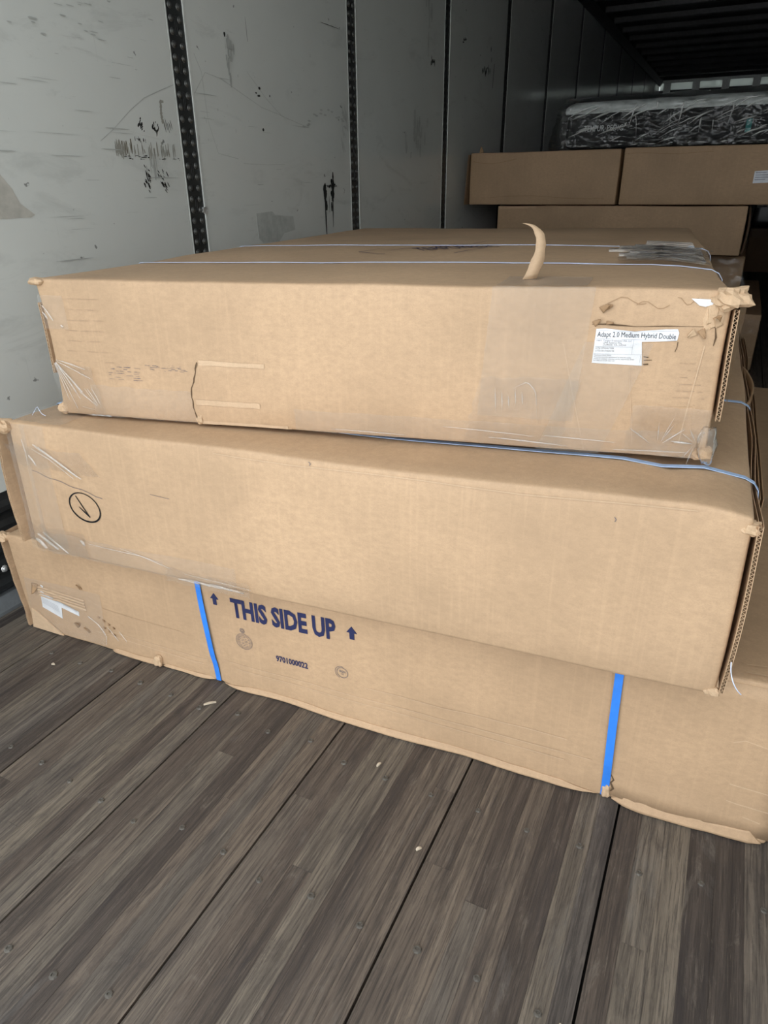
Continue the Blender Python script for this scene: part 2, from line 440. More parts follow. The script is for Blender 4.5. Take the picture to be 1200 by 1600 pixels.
streaks(cloud(4.15, 1.40, .07, .05, 18, .03, .07) + cloud(4.28, 1.98, .03, .08, 8, .03, .10), M['scuff_grey'])
streaks(cloud(2.42, 1.56, .012, .05, 16, .012, .03) + cloud(2.30, 1.40, .1, .1, 12, .004, .014) + cloud(1.72, 1.56, .12, .05, 30, .03, .003), M['scuff_grey'])
streaks(cloud(1.72, 1.43, .25, .13, 16, .10, .0022) + cloud(1.7, 1.2, .2, .12, 14, .12, .002) + cloud(2.6, 1.2, .25, .15, 16, .10, .002), M['scuff_grey'])
def line_mark(pts, w, mat):
    mb = MB(); l = []; r = []
    for i, (y, z) in enumerate(pts):
        a = pts[max(i - 1, 0)]; b = pts[min(i + 1, len(pts) - 1)]
        d = Vector((b[0] - a[0], b[1] - a[1])).normalized(); nx, nz = -d.y * w / 2, d.x * w / 2
        l.append((XL + .0007, y + nx, z + nz)); r.append((XL + .0007, y - nx, z - nz))
    n = len(pts)
    mb.add(l + r, [(i, n + i, n + i + 1, i + 1) for i in range(n - 1)])
    return mb.build('scratch', mat, wl)
line_mark([(1.74, 1.265), (1.80, 1.30), (1.88, 1.355), (1.95, 1.395), (2.02, 1.42), (2.095, 1.445)], .0022, M['scuff_grey'])
line_mark([(2.20, 1.43), (2.27, 1.50), (2.36, 1.49), (2.46, 1.46), (2.60, 1.42), (2.75, 1.40)], .002, M['scuff_grey'])
line_mark([(2.22, 1.55), (2.25, 1.50), (2.26, 1.35), (2.30, 1.25), (2.42, 1.235)], .002, M['scuff_grey'])
line_mark([(2.52, 1.53), (2.64, 1.45), (2.74, 1.40), (2.95, 1.37)], .002, M['scuff_grey'])
line_mark([(2.45, 1.22), (2.60, 1.218), (2.74, 1.222)], .0016, M['scuff_grey'])
# nick in the second panel's edge and two sticker residues
mb = MB()
for i in range(5):
    a = i * 1.2
    mb.box(XL, XL + .006, 2.185 + .008 * math.cos(a) - .006, 2.185 + .008 * math.cos(a) + .006, 1.062 + .008 * math.sin(a) - .004, 1.062 + .008 * math.sin(a) + .004)
mb.build('torn_edge_curl', M['zinc'], wl)
def patch(pts, mat, name, x=.0009):
    vs = [(XL + x, y, z) for y, z in pts] + [(XL - .0005, y, z) for y, z in pts]; n = len(pts)
    return mesh(name, vs, [tuple(range(n))] + [(i, n + i, n + (i + 1) % n, (i + 1) % n) for i in range(n)], mat, wl)
patch([(1.25, 1.17), (1.372, 1.172), (1.40, 1.135), (1.415, 1.10), (1.44, 1.082), (1.455, 1.070), (1.44, 1.064), (1.25, 1.062)], M['residue_light'], 'sticker_residue')
patch([(2.504, 1.04), (2.62, 1.045), (2.64, 1.03), (2.78, 1.02), (2.79, .965), (2.70, .955), (2.66, .925), (2.54, .925), (2.51, .945)], M['residue'], 'sticker_residue')

# right wall (out of frame, bounces the light)
wr = tag(MB().box(XR + .012, XR + .05, DOOR_Y, NOSE_Y, 0, ZC).build('wall_right', M['wall']), kind='structure')
for a, b in zip(ys[:-1], ys[1:]):
    MB().box(XR, XR + .012, a + PW, b - PW, .345, 2.72).build('panel', M['wall'], wr)
for y in POSTS: MB().box(XR + .002, XR + .012, y - PW, y + PW, .345, 2.72).build('post', M['post'], wr)
MB().box(XR - .006, XR + .012, DOOR_Y, NOSE_Y, 0, .345).build('scuff_plate', M['rail'], wr)

# ceiling with roof bows, top rails
ce = tag(MB().box(XL - .05, XR + .05, DOOR_Y, NOSE_Y + .05, ZC, ZC + .03).build('ceiling', M['roof']), kind='structure')
MB().extrude([(XL - .012, 2.72), (XL + .012, 2.72), (XL + .05, 2.80), (XL + .05, ZC), (XL - .012, ZC)], DOOR_Y, NOSE_Y).build('top_rail', M['top_rail'], wl)
MB().extrude([(XR + .012, 2.72), (XR - .012, 2.72), (XR - .05, 2.80), (XR - .05, ZC), (XR + .012, ZC)], DOOR_Y, NOSE_Y).build('top_rail', M['top_rail'], wr)
bow_b = MB(); bp = [(-.045, 2.858), (-.028, 2.815), (-.022, 2.808), (.022, 2.808), (.028, 2.815), (.045, 2.858)]
bow_b.add([(XL + .05, y, z) for y, z in bp] + [(XR - .05, y, z) for y, z in bp], [(i, i + 1, 7 + i, 6 + i) for i in range(5)] + [(0, 1, 2, 3, 4, 5), (11, 10, 9, 8, 7, 6)])
bow_me = bpy.data.meshes.new('roof_bow'); bow_me.from_pydata(bow_b.v, [], bow_b.f); bow_me.materials.append(M['bow'])
for k in range(26):
    o = bpy.data.objects.new('roof_bow', bow_me); link(o, ce); o.location = (0, .25 + .592 * k, 0)

# front (nose) wall
wf = tag(MB().box(XL - .05, XR + .05, NOSE_Y + .01, NOSE_Y + .06, 0, 2.66).box(XL - .05, XR + .05, NOSE_Y + .01, NOSE_Y + .06, 2.772, ZC).build('wall_front', M['nose']), kind='structure')
MB().box(XL, XR, NOSE_Y - .02, NOSE_Y + .01, 2.775, ZC).build('header_rail', M['nose_post'], wf)
for k in range(6):
    x = -1.66 + .478 * k
    MB().box(x - .058, x + .058, NOSE_Y - .045, NOSE_Y + .05, .02, 2.776).build('post', M['nose_post'], wf)
    if k == 0: MB().box(XL, x - .058, NOSE_Y + .012, NOSE_Y + .016, 2.655, 2.776).build('white_band', M['nose_white'], wf)
    if k < 5: MB().box(x + .058, x + .478 - .058, NOSE_Y + .012, NOSE_Y + .016, 2.655, 2.776).build('white_band', M['nose_white'], wf)

# ------------------------------------------------------------------ cartons
class Carton:
    """A box given by its eight corners; P(s, v, t) maps metres along, back and up onto it, with the dents and bulges of worn board."""
    def __init__(c, name, label, A, B, AT, BT, D, vdir, mat, seed=0, amp=.0035, bulge_top=.0, bulge_front=.0, r=.007, group=None, zb=None, cut_r=0., step=.04, extra=None):
        c.A, c.B, c.AT, c.BT = map(Vector, (A, B, AT, BT))
        vd = Vector(vdir).normalized() * D
        c.back = [p + vd for p in (c.A, c.B, c.AT, c.BT)]
        if zb:
            for p, z in zip(c.back, zb): p.z = z
        c.L = (c.B - c.A).length; c.D = D; c.H = ((c.AT.z - c.A.z) + (c.BT.z - c.B.z)) / 2
        c.seed, c.amp, c.bt, c.bf, c.mat, c.extra = seed, amp, bulge_top, bulge_front, mat, extra
        loc = (c.A + c.B + c.back[0] + c.back[1]) / 4
        c.loc = loc
        c.root = tag(empty(name, loc), label, 'box', group or {'large_carton': 'cartons in the front stack', 'far_carton': 'cartons behind the front stack'}.get(name))
        c.body(r, step, cut_r)
    def disp(c, s, v, t):
        q = Vector((min(max(s, 0), c.L), min(max(v, 0), c.D), min(max(t, 0), c.H)))
        o = Vector((c.seed * 7.3, c.seed * 3.1, c.seed * 5.7))
        d = noise.noise_vector(q * 2.2 + o) * c.amp + noise.noise_vector(q * 7.0 + o) * c.amp * .45
        fs, fv, ft = q.x / c.L, q.y / c.D, q.z / c.H
        d.z += c.bt * ft * max(0, math.sin(math.pi * fs)) ** .7 * math.sin(math.pi * min(max(fv, 0.02), .98)) ** .7
        d.y -= c.bf * max(0, 1 - fv * 6) * max(0, math.sin(math.pi * fs)) ** .6 * max(0, math.sin(math.pi * ft)) ** .8
        d.z *= min(1, ft * 5)          # the underside stays flat on what carries it
        if c.extra: d += c.extra(q)
        return d
    def P(c, s, v, t):
        d = c.disp(s, v, t)
        a, b, g = (s + d.x) / c.L, (v + d.y) / c.D, (t + d.z) / c.H
        def bl(p00, p10, p01, p11): return p00 * (1 - a) * (1 - g) + p10 * a * (1 - g) + p01 * (1 - a) * g + p11 * a * g
        w = bl(c.A, c.B, c.AT, c.BT) * (1 - b) + bl(*c.back) * b
        return w - c.loc
    def body(c, r, step, cut_r):
        def axis(n): return [0, r * .3, r] + [r + (n - 2 * r) * i / max(2, round((n - 2 * r) / step)) for i in range(1, max(2, round((n - 2 * r) / step)))] + [n - r, n - r * .3, n]
        X, Y, Z = axis(c.L - cut_r), axis(c.D), axis(c.H)
        idx = {}; vs = []
        Lr = c.L - cut_r
        def vert(i, j, k):
            if (i, j, k) not in idx:
                p = Vector((X[i], Y[j], Z[k])); q = Vector((min(max(p.x, r), Lr - r), min(max(p.y, r), c.D - r), min(max(p.z, r), c.H - r)))
                e = p - q
                if e.length > 1e-9: p = q + e.normalized() * r if sum(abs(a) > 1e-6 for a in e) > 1 else p
                idx[i, j, k] = len(vs); vs.append(c.P(*p))
            return idx[i, j, k]
        fs = []
        nx, ny, nz = len(X) - 1, len(Y) - 1, len(Z) - 1
        for i in range(nx):
            for k in range(nz):
                fs.append((vert(i, 0, k), vert(i + 1, 0, k), vert(i + 1, 0, k + 1), vert(i, 0, k + 1)))
                fs.append((vert(i, ny, k), vert(i, ny, k + 1), vert(i + 1, ny, k + 1), vert(i + 1, ny, k)))
        for i in range(nx):
            for j in range(ny):
                fs.append((vert(i, j, nz), vert(i + 1, j, nz), vert(i + 1, j + 1, nz), vert(i, j + 1, nz)))
                fs.append((vert(i, j, 0), vert(i, j + 1, 0), vert(i + 1, j + 1, 0), vert(i + 1, j, 0)))
        for j in range(ny):
            for k in range(nz):
                fs.append((vert(0, j, k), vert(0, j, k + 1), vert(0, j + 1, k + 1), vert(0, j + 1, k)))
                fs.append((vert(nx, j, k), vert(nx, j + 1, k), vert(nx, j + 1, k + 1), vert(nx, j, k + 1)))
        c.body_obj = mesh('carton_body', vs, fs, c.mat, c.root, True)
    # --- pieces laid on the box -------------------------------------------------
    def sheet(c, name, side, fn, nu, nv, mat, thick=.0, parent=None, smooth=True):
        """fn(i/nu, j/nv) -> (p, q, off) on a side; a thin grid with optional thickness"""
        vs = []
        def pt(p, q, o):
            if side == 'front': return c.P(p, -o, q)
            if side == 'top': return c.P(p, q, c.H + o)
            if side == 'right': return c.P(c.L + o, p, q)
            if side == 'left': return c.P(-o, p, q)
        for j in range(nv + 1):
            for i in range(nu + 1):
                p, q, o = fn(i / nu, j / nv); vs.append(pt(p, q, o))
        fs = [(j * (nu + 1) + i, j * (nu + 1) + i + 1, (j + 1) * (nu + 1) + i + 1, (j + 1) * (nu + 1) + i) for j in range(nv) for i in range(nu)]
        if thick:
            n = len(vs); base = list(fs)
            for j in range(nv + 1):
                for i in range(nu + 1):
                    p, q, o = fn(i / nu, j / nv); vs.append(pt(p, q, o - thick))
            fs += [tuple(reversed([a + n for a in f])) for f in base]
            ring = [i for i in range(nu + 1)] + [j * (nu + 1) + nu for j in range(1, nv + 1)] + [nv * (nu + 1) + i for i in range(nu - 1, -1, -1)] + [j * (nu + 1) for j in range(nv - 1, 0, -1)]
            fs += [(ring[(i + 1) % len(ring)], ring[i], ring[i] + n, ring[(i + 1) % len(ring)] + n) for i in range(len(ring))]
        return mesh(name, vs, fs, mat, parent or c.root, smooth)
    def rect(c, name, p0, p1, q0, q1, mat, off=.0012, side='front', wr=0., skew=0., ragged=0., parent=None, n=None, seed=0.):
        nu = n or max(2, int(abs(p1 - p0) / .012)); nv = n or max(2, int(abs(q1 - q0) / .012)); ragged *= .35
        def fn(a, b):
            e = ragged * noise.noise(Vector((b * 9 + seed, p0 * 30, 1.7))) if a in (0, 1) else 0
            f = ragged * noise.noise(Vector((a * 9 + seed, q0 * 30, 4.1))) if b in (0, 1) else 0
            p = p0 + (p1 - p0) * a + skew * (b - .5) + e; q = q0 + (q1 - q0) * b + f
            o = off + (wr * (noise.ridged_multi_fractal(Vector((p * 14 + seed, q * 20, seed)), .9, 2.2, 3, 1.0, 2.0)) * .5 if wr else 0)
            return p, q, o
        return c.sheet(name, side, fn, nu, nv, mat, parent=parent)
    def poly(c, name, pts, mat, off=.0014, side='front', thick=.0006, parent=None):
        """flat cut-out with straight sides"""
        n = len(pts)
        P = (lambda p, q, o: c.P(p, -o, q)) if side == 'front' else (lambda p, q, o: c.P(p, q, c.H + o))
        vs = [P(p, q, off) for p, q in pts] + [P(p, q, off - thick) for p, q in pts]
        return mesh(name, vs, [tuple(range(n))] + [(i, n + i, n + (i + 1) % n, (i + 1) % n) for i in range(n)], mat, parent or c.root)
    def strokes(c, name, lines, mat, off=.0013, side='front', parent=None):
        """pen strokes or printed lines: (points, width or widths)"""
        P = (lambda p, q, o: c.P(p, -o, q)) if side == 'front' else (lambda p, q, o: c.P(p, q, c.H + o))
        if len(lines) > 1 and name in ('nick', 'split', 'pencil_line', 'crease'):
            return [c.strokes(name, [x], mat, off, side, parent) for x in lines]
        mb = MB()
        for pts, w in lines:
            n = len(pts); l = []; r = []
            for i in range(n):
                a, b = pts[max(i - 1, 0)], pts[min(i + 1, n - 1)]
                d = Vector((b[0] - a[0], b[1] - a[1]))
                d = d.normalized() if d.length else Vector((1, 0))
                ww = (w[i] if isinstance(w, (list, tuple)) else w) / 2
                l.append(P(pts[i][0] - d.y * ww, pts[i][1] + d.x * ww, off)); r.append(P(pts[i][0] + d.y * ww, pts[i][1] - d.x * ww, off))
            mb.add(l + r, [(i, n + i, n + i + 1, i + 1) for i in range(n - 1)])
        o = mb.build(name, mat, parent or c.root)
        if name in ('scuff', 'printed_emblem', 'label_rule'): o['kind'] = 'stuff'
        return o
    def text(c, name, body, p, q, height, width, mat, off=.0014, side='front', bold=0., slant=0., parent=None, rot=0.):
        """lettering laid on a face: lower left corner at p, q"""
        cu = bpy.data.curves.new('lettering', 'FONT'); cu.body = body; cu.size = 1; cu.offset = bold; cu.resolution_u = 2
        tmp = bpy.data.objects.new('lettering', cu); col.objects.link(tmp)
        dg = bpy.context.evaluated_depsgraph_get()
        me = bpy.data.meshes.new_from_object(tmp.evaluated_get(dg)); bpy.data.objects.remove(tmp)
        xs = [v.co.x for v in me.vertices]; yy = [v.co.y for v in me.vertices]
        x0, sx, y0, sy = min(xs), max(xs) - min(xs), 0.0 if min(yy) < -.05 else min(yy), max(yy) - max(0, min(yy))
        for v in me.vertices:
            a = (v.co.x - x0) / sx * width; b = (v.co.y - y0) / sy * height
            a2 = a * math.cos(rot) - b * math.sin(rot); b2 = a * math.sin(rot) + b * math.cos(rot)
            pp, qq = p + a2, q + b2 + slant * a2
            v.co = c.P(pp, -off, qq) if side == 'front' else c.P(pp, qq, c.H + off)
        me.materials.clear(); me.materials.append(mat); me.name = name
        return link(bpy.data.objects.new(name, me), parent or c.root)
    def band(c, name, path, width, mat, axis, thick=.0012, parent=None):
        """strap: path of (s, v, t) points, its width laid along 's' or 'v'"""
        n = len(path); vs = []
        pts = [Vector(p) for p in path]
        for i in range(n):
            a, b = pts[max(i - 1, 0)], pts[min(i + 1, n - 1)]
            tg = (b - a).normalized(); wd = Vector((1, 0, 0)) if axis == 's' else Vector((0, 1, 0))
            wd = (wd - tg * wd.dot(tg)).normalized(); nn = tg.cross(wd).normalized() * thick / 2
            for e, f in ((1, 1), (-1, 1), (-1, -1), (1, -1)):
                vs.append(c.P(*(pts[i] + wd * width / 2 * e + nn * f)))
        fs = [(4 * i + k, 4 * i + (k + 1) % 4, 4 * i + 4 + (k + 1) % 4, 4 * i + 4 + k) for i in range(n - 1) for k in range(4)]
        fs += [(3, 2, 1, 0), tuple(4 * (n - 1) + k for k in range(4))]
        return mesh(name, vs, fs, mat, parent or c.root)
    def flap(c, name, side, off, v0, v1, t0, t1, mat, gap=.0055, nv=40, nt=8, edge=True):
        """double-walled end flap standing off the end of the box, flutes showing on its front edge; off(v, t) -> metres from the end"""
        mb = MB()
        sg = 1 if side == 'right' else -1
        S = (lambda o: c.L + o) if side == 'right' else (lambda o: -o)
        T0 = t0 if callable(t0) else (lambda v: t0); T1 = t1 if callable(t1) else (lambda v: t1)
        for k in (0, 1):
            grid = []
            for th in (0, .0011):
                for j in range(nv + 1):
                    for i in range(nt + 1):
                        v = v0 + (v1 - v0) * (j / nv) ** 1.3; t = T0(v) + (T1(v) - T0(v)) * i / nt
                        grid.append(c.P(S(off(v, t) + k * gap + th), v, t))
            w = nt + 1; N = (nv + 1) * w
            f = [(j * w + i, j * w + i + 1, (j + 1) * w + i + 1, (j + 1) * w + i) for j in range(nv) for i in range(nt)]
            ring = [i for i in range(w)] + [j * w + nt for j in range(1, nv + 1)] + [nv * w + i for i in range(nt - 1, -1, -1)] + [j * w for j in range(nv - 1, 0, -1)]
            f += [tuple(reversed([a + N for a in q])) for q in f] + [(ring[(i + 1) % len(ring)], ring[i], ring[i] + N, ring[(i + 1) % len(ring)] + N) for i in range(len(ring))]
            mb.add(grid, f)
        fl = mb.build(name, mat, c.root, False)
        if edge:
            n = int((T1(v0) - T0(v0)) / .0018); vs = []
            for i in range(n + 1):
                t = T0(v0) + (T1(v0) - T0(v0)) * i / n
                o = off(v0, t) + .0011 + (gap - .0011) * (.5 + .5 * math.sin(i * math.pi / 2 + .785) * 1.0)
                for v in (v0 + .0008, v0 + .02):
                    for e in (-.0004, .0004): vs.append(c.P(S(o + e), v, t))
            f = []
            for i in range(n):
                a = 4 * i; b = a + 4
                f += [(a, a + 1, b + 1, b), (a + 2, b + 2, b + 3, a + 3), (a, b, b + 2, a + 2), (a + 1, a + 3, b + 3, b + 1)]
            mesh('fluting', vs, f, M['kraft_torn'], fl)
        return fl
    def lump(c, name, s, v, t, rs, rv, rt, mat, seed=0, rough=.45, n=16):
        """crushed, crumpled board"""
        vs = []; m2 = n // 2
        for j in range(m2 + 1):
            for i in range(n):
                a, b = 2 * math.pi * i / n, math.pi * j / m2
                d = Vector((math.cos(a) * math.sin(b), math.sin(a) * math.sin(b), math.cos(b)))
                k = 1 + rough * .75 * (noise.noise(d * 1.6 + Vector((seed, 0, 0))) - .55 * abs(noise.noise(d * 3.1 + Vector((0, seed, 0)))) + .55 * noise.noise(d * 4.5 + Vector((0, 0, seed))))
                d = Vector([math.copysign(abs(e) ** .8, e) for e in d])
                vs.append(c.P(s + d.x * rs * k, v + d.y * rv * k, t + d.z * rt * k))
        fs = [(j * n + i, j * n + (i + 1) % n, (j + 1) * n + (i + 1) % n, (j + 1) * n + i) for j in range(m2) for i in range(n)]
        return mesh(name, vs, fs, mat, c.root, mat is M['wrap'])
    def curl(c, name, s, t, w, hgt, ang, mat, lift=.012, side='front', thick=.0012):
        """small tongue of torn board peeling away from the face"""
        ca, sa = math.cos(ang), math.sin(ang)
        def fn(a, b):
            x = (a - .5) * w * (1 - .85 * b ** 1.5); y = b * hgt
            return s + x * ca - y * sa, t + x * sa + y * ca, .0012 + lift * b ** 1.6 + .002 * math.sin(a * 5 + s * 40) * b + thick
        return c.sheet(name, side, fn, 4, 6, mat, thick)

# ================================================================= bottom carton of the front stack
def bot_extra(q):
    d = Vector((0, 0, 0))
    low = max(0, 1 - q.z / .05)
    if q.y < .02:
        d.y += -.010 * low * (.5 + noise.noise(Vector((q.x * 5, 0, 2.2))))
        for s0 in (.64, 1.583): d.y += .010 * math.exp(-((q.x - s0) / .035) ** 2) * max(0, 1 - q.z / .09)
    return d
bot = Carton('large_carton', 'bottom carton of the front stack, printed THIS SIDE UP and tied with blue straps',
             (-1.63, 1.035, 0.001), (.247, 1.118, .001), (-1.645, 1.035, .293), (.247, 1.118, .363), 2.17, (0.0, 1, 0), M['kraft_b'], 1, .004, group=None, extra=bot_extra, zb=(.001, .001, .325, .345))
hb = bot.H
def bt(s, t): return t / (.292 + .07 * s / 1.878) * hb
# print
bot.text('printed_lettering', 'THIS SIDE UP', .713, bt(.71, .216), bt(.71, .051), .273, M['ink_blue'], bold=.040)
def arrow(s, t, hh, w):
    bot.poly('printed_arrow', [(s - w * .22, t), (s + w * .22, t), (s + w * .22, t + hh * .5), (s + w * .5, t + hh * .5), (s, t + hh), (s - w * .5, t + hh * .5), (s - w * .22, t + hh * .5)], M['ink_blue'], .0014)
arrow(.668, bt(.67, .236), .033, .024); arrow(1.025, bt(1.02, .234), .033, .026)
bot.text('printed_number', '9701000022', .821, bt(.82, .118), .0165, .086, M['ink_blue'], bold=.03)
def ring(cx, cy, rx, ry, n=40, a0=0, a1=2 * math.pi): return [(cx + rx * math.cos(a0 + (a1 - a0) * i / n), cy + ry * math.sin(a0 + (a1 - a0) * i / n)) for i in range(n + 1)]
ey = bt(.736, .149)
ln = [(ring(.736, ey, .0225, .0225), .0009), (ring(.736, ey, .0165, .0165), .0006), (ring(.7345, ey + .0315, .0062, .0062), .0012), (ring(.7345, ey + .0315, .0032, .0032), .0014)]
for i in range(30):
    a = 2 * math.pi * i / 30
    ln.append(([(.736 + .018 * math.cos(a), ey + .018 * math.sin(a)), (.736 + .0208 * math.cos(a), ey + .0208 * math.sin(a))], .0010))
for i in range(6):
    yy = ey - .012 + .0048 * i; hw = math.sqrt(max(0, .0155 ** 2 - (yy - ey) ** 2)); x = .736 - hw
    while x < .736 + hw - .003:
        w = R_(.003, .008); ln.append(([(x, yy), (min(x + w, .736 + hw), yy + R_(-.0015, .0015))], .0010)); x += w + .003
bot.strokes('printed_emblem', ln, M['ink_grey'])
sy = bt(.994, .137)
bot.strokes('printed_stamp', [(ring(.996, sy, .0135, .0135), .0012), (ring(.9945, sy, .0165, .0165, 24, 1.3, 4.3), .0010)], M['ink_grey'])
bot.text('printed_stamp_lettering', 'SIGN', .9885, sy + .0005, .0055, .015, M['ink_grey'], bold=.02); bot.text('printed_stamp_lettering', 'US', .993, sy - .006, .0042, .006, M['ink_grey'])
# blue straps: over the top edge, down the front, under the carton
def vstrap(c, s0, s1, w, mat, lift=.004):
    pth = [(s0, .012, c.H - .0005), (s0, .004, c.H - .001), (s0, -.001, c.H - .003), (s0, -.003, c.H - .008)]
    for i in range(1, 13): f = i / 12; pth.append((s0 + (s1 - s0) * f, -.003 - lift * math.sin(math.pi * f) , (c.H - .008) * (1 - f) + .004 * f))
    return c.band('blue_strap', pth, w, mat, 's', .0012)
vstrap(bot, .626, .641, .0145, M['blue'])
vstrap(bot, 1.575, 1.586, .0150, M['blue'], .006)
# overlapping panel seam beside the right strap, rubbed lower lip, creases
bot.sheet('overlapped_panel', 'front', lambda a, b: (1.562 + .022 * (1 - b) + a * .30, .012 + b * (hb - .02), .0030 * (1 - a) + .0004), 10, 10, M['kraft_b'], .0028)
def lip(s0, s1, hgt, amp, seed, mat, out=.012):
    def fn(a, b):
        s = s0 + (s1 - s0) * a; e = min(1, min(a, 1 - a) * 12)
        rag = .5 + .5 * noise.noise(Vector((s * 6, seed, 0))) + .3 * noise.noise(Vector((s * 25, seed, 3)))
        return s, .002 + b * hgt * (.6 + .4 * rag) * max(.15, e), .0015 + out * (1 - b) ** 1.5 * (.4 + .6 * rag) * e
    return bot.sheet('folded_lip', 'front', fn, 60, 5, mat, .0014)
lip(.66, 1.575, .016, 1, 3.3, M['kraft_b'], .007)
lip(1.60, 1.87, .026, 1, 8.1, M['kraft_b'], .008)
lip(.30, .46, .014, 1, 5.5, M['kraft_b'], .006)
lip(.47, .63, .012, 1, 6.5, M['kraft_b'], .005)
bot.lump('crushed_fold', .460, -.006, .018, .012, .010, .016, M['kraft_torn'], 3.2)
bot.lump('crushed_fold', 1.588, -.001, .016, .009, .008, .018, M['kraft_torn'], 6.1)
bot.strokes('split', [([(1.592, .060), (1.598, .048), (1.594, .040), (1.600, .028), (1.596, .020)], [.001, .004, .003, .005, .002])], M['crack'], .0042)
cre = []
for (a, b, t0, t1) in ((.25, .62, .068, .060), (.66, 1.55, .075, .082), (.70, 1.5, .060, .064), (1.62, 1.87, .085, .072), (1.6, 1.86, .125, .11), (.25, .60, .052, .045), (1.05, 1.5, .11, .115)):
    cre.append(([(a + (b - a) * i / 14, t0 + (t1 - t0) * i / 14 + .002 * noise.noise(Vector((i * .7, a * 9, 0)))) for i in range(15)], .0022))
bot.strokes('crease', cre, M['kraft_pale'], .0012)
bot.strokes('crease', [([(1.70, .15), (1.74, .18), (1.80, .21), (1.87, .20)], .0016), ([(1.66, .035), (1.72, .058), (1.79, .056), (1.86, .045)], .002)], M['kraft_pale'], .0013)
# white shipping label torn to an L, ripped ribs above it, folded lower left corner
bl = bot.poly('torn_label', [(.074, bt(.07, .136)), (.100, bt(.1, .122)), (.202, bt(.2, .097)), (.200, bt(.2, .083)), (.139, bt(.14, .095)), (.131, bt(.13, .057)), (.064, bt(.07, .078))], M['paper'])
bot.text('label_lettering', 'Adapt 2.0 Medium Hybrid Double', .078, bt(.08, .122), .0075, .118, M['ink_faint'], .0020, slant=-.27, parent=bl)
bot.strokes('label_lettering', [([(.072, bt(.07, .112) - .006 * i), (.128, bt(.13, .095) - .006 * i)], .0014) for i in range(4)], M['ink_faint'], .0020, parent=bl)
for i in range(4):
    def fn(a, b, i=i):
        s = .068 + .165 * a; rag = noise.noise(Vector((s * 40, i * 3.1, 0)))
        return s, .158 - .010 * i - .012 * a + .0035 * rag + b * .0075, .0012 + .0032 * math.sin(math.pi * b) * (1 if rag > -.25 else .2)
    bot.sheet('torn_flute', 'front', fn, 36, 4, M['kraft_torn'] if i % 2 else M['kraft'])
bot.strokes('torn_edge', [([(.052 + .02 * i, .176 + .004 * math.sin(i * 2.2) - .0012 * i) for i in range(10)], .002), ([(.06, .168), (.07, .150), (.062, .138)], .0025), ([(.24, bt(.24, .150)), (.30, .140), (.40, .135), (.55, .132)], .0018)], M['kraft_torn'], .0018)
bot.curl('peeled_tongue', .062, .172, .022, .032, 3.0, M['kraft_in']); bot.curl('peeled_tongue', .232, .190, .010, .020, .2, M['kraft_in'], .008)
bot.curl('peeled_tongue', .178, .052, .018, .026, -.9, M['kraft_in'], .007); bot.curl('peeled_tongue', .225, .040, .010, .022, .5, M['kraft_in'], .006)
bot.curl('peeled_tongue', .085, bt(.1, .150), .012, .010, -1.2, M['paper'], .003)
for i in range(7):
    s = .27 + .012 * (i % 4) + .003 * i
    bot.curl('peeled_tongue', s, .105 - .008 * i, .008, .008, -1.4, M['kraft_in'], .003)
bot.poly('folded_corner', [(.008, .004), (.125, .004), (.085, .030), (.045, .060), (.022, .075)], M['kraft_pale'], .0050, thick=.004)
bot.flap('end_flap', 'left', lambda v, t: .004 + .012 * math.exp(-(v / .5) ** 2) * (t / hb) + .004 * noise.noise(Vector((t * 22, v * 5, 0))), -.004, 2.1, .004, lambda v: hb - .004 + .006 * noise.noise(Vector((v * 8, 1, 0))), M['kraft_b'], nt=14)
bot.lump('crushed_corner', -.010, .004, hb - .012, .020, .016, .016, M['kraft_torn'], 9.4)
bot.rect('packing_tape', .02, .29, .012, .190, M['tape'], .0040, skew=.02)
# top panel joint seen at the right
bot.strokes('board_joint', [([(1.775, .02), (1.82, .022), (1.875, .018)], .004), ([(1.775, .044), (1.82, .050), (1.875, .046)], .003)], M['kraft_torn'], .0022, 'top')
bot.rect('packing_tape', 1.60, 1.87, .80, .87, M['tape'], .002, 'top')

# ================================================================= middle carton
def mid_extra(q):
    d = Vector((0, 0, 0))
    e = (q.x - 1.48) / .09
    if e > 0: d.z -= .016 * min(1, e) ** 2 * (q.z / .34) * (.6 + .4 * math.sin(q.y * 5.5 + .4))
    d.z -= .010 * math.exp(-((q.x - 1.455) / .035) ** 2) * (q.z / .34) * min(1, q.y * 9)
    return d
mid = Carton('large_carton', 'middle carton of the front stack, with a circled check mark in black pen',
             (-1.478, 1.0, .303), (.099, 1.043, .3615), (-1.476, 1.0, .643), (.095, 1.043, .698), 2.10, (-.0273, .9996, 0), M['kraft'], 2, .0045, 0, .006, .009, extra=mid_extra, cut_r=.001, zb=(.328, .350, .645, .69))
hm = mid.H
el = lambda a0, a1: [( .2115 + .047 * math.cos(a) + .012 * math.sin(a) * .4, .1495 + .0365 * math.sin(a) - .004 * math.cos(a)) for a in [a0 + (a1 - a0) * i / 48 for i in range(49)]]
mid.strokes('pen_mark', [(el(2.2, 8.6), [.0022 + .0022 * abs(math.sin(i * .065 + .4)) for i in range(49)]), ([(.190, .176), (.205, .151), (.221, .126)], [.003, .0035, .003]), ([(.193, .148), (.207, .137), (.222, .126)], [.002, .0045, .004])], M['ink_black'])
mid.strokes('pencil_line', [([(.055 + .02 * i, .222 - .0035 * i + .002 * math.sin(i * 1.7)) for i in range(12)], .0013), ([(.42 + .01 * i, .212 - .001 * i) for i in range(6)], .0009)], M['ink_grey'])
mid.strokes('nick', [([(.822, .334), (.826, .330), (.823, .327)], .0016), ([(1.385, .300), (1.388, .296), (1.386, .292)], .0012)], M['ink_grey'])
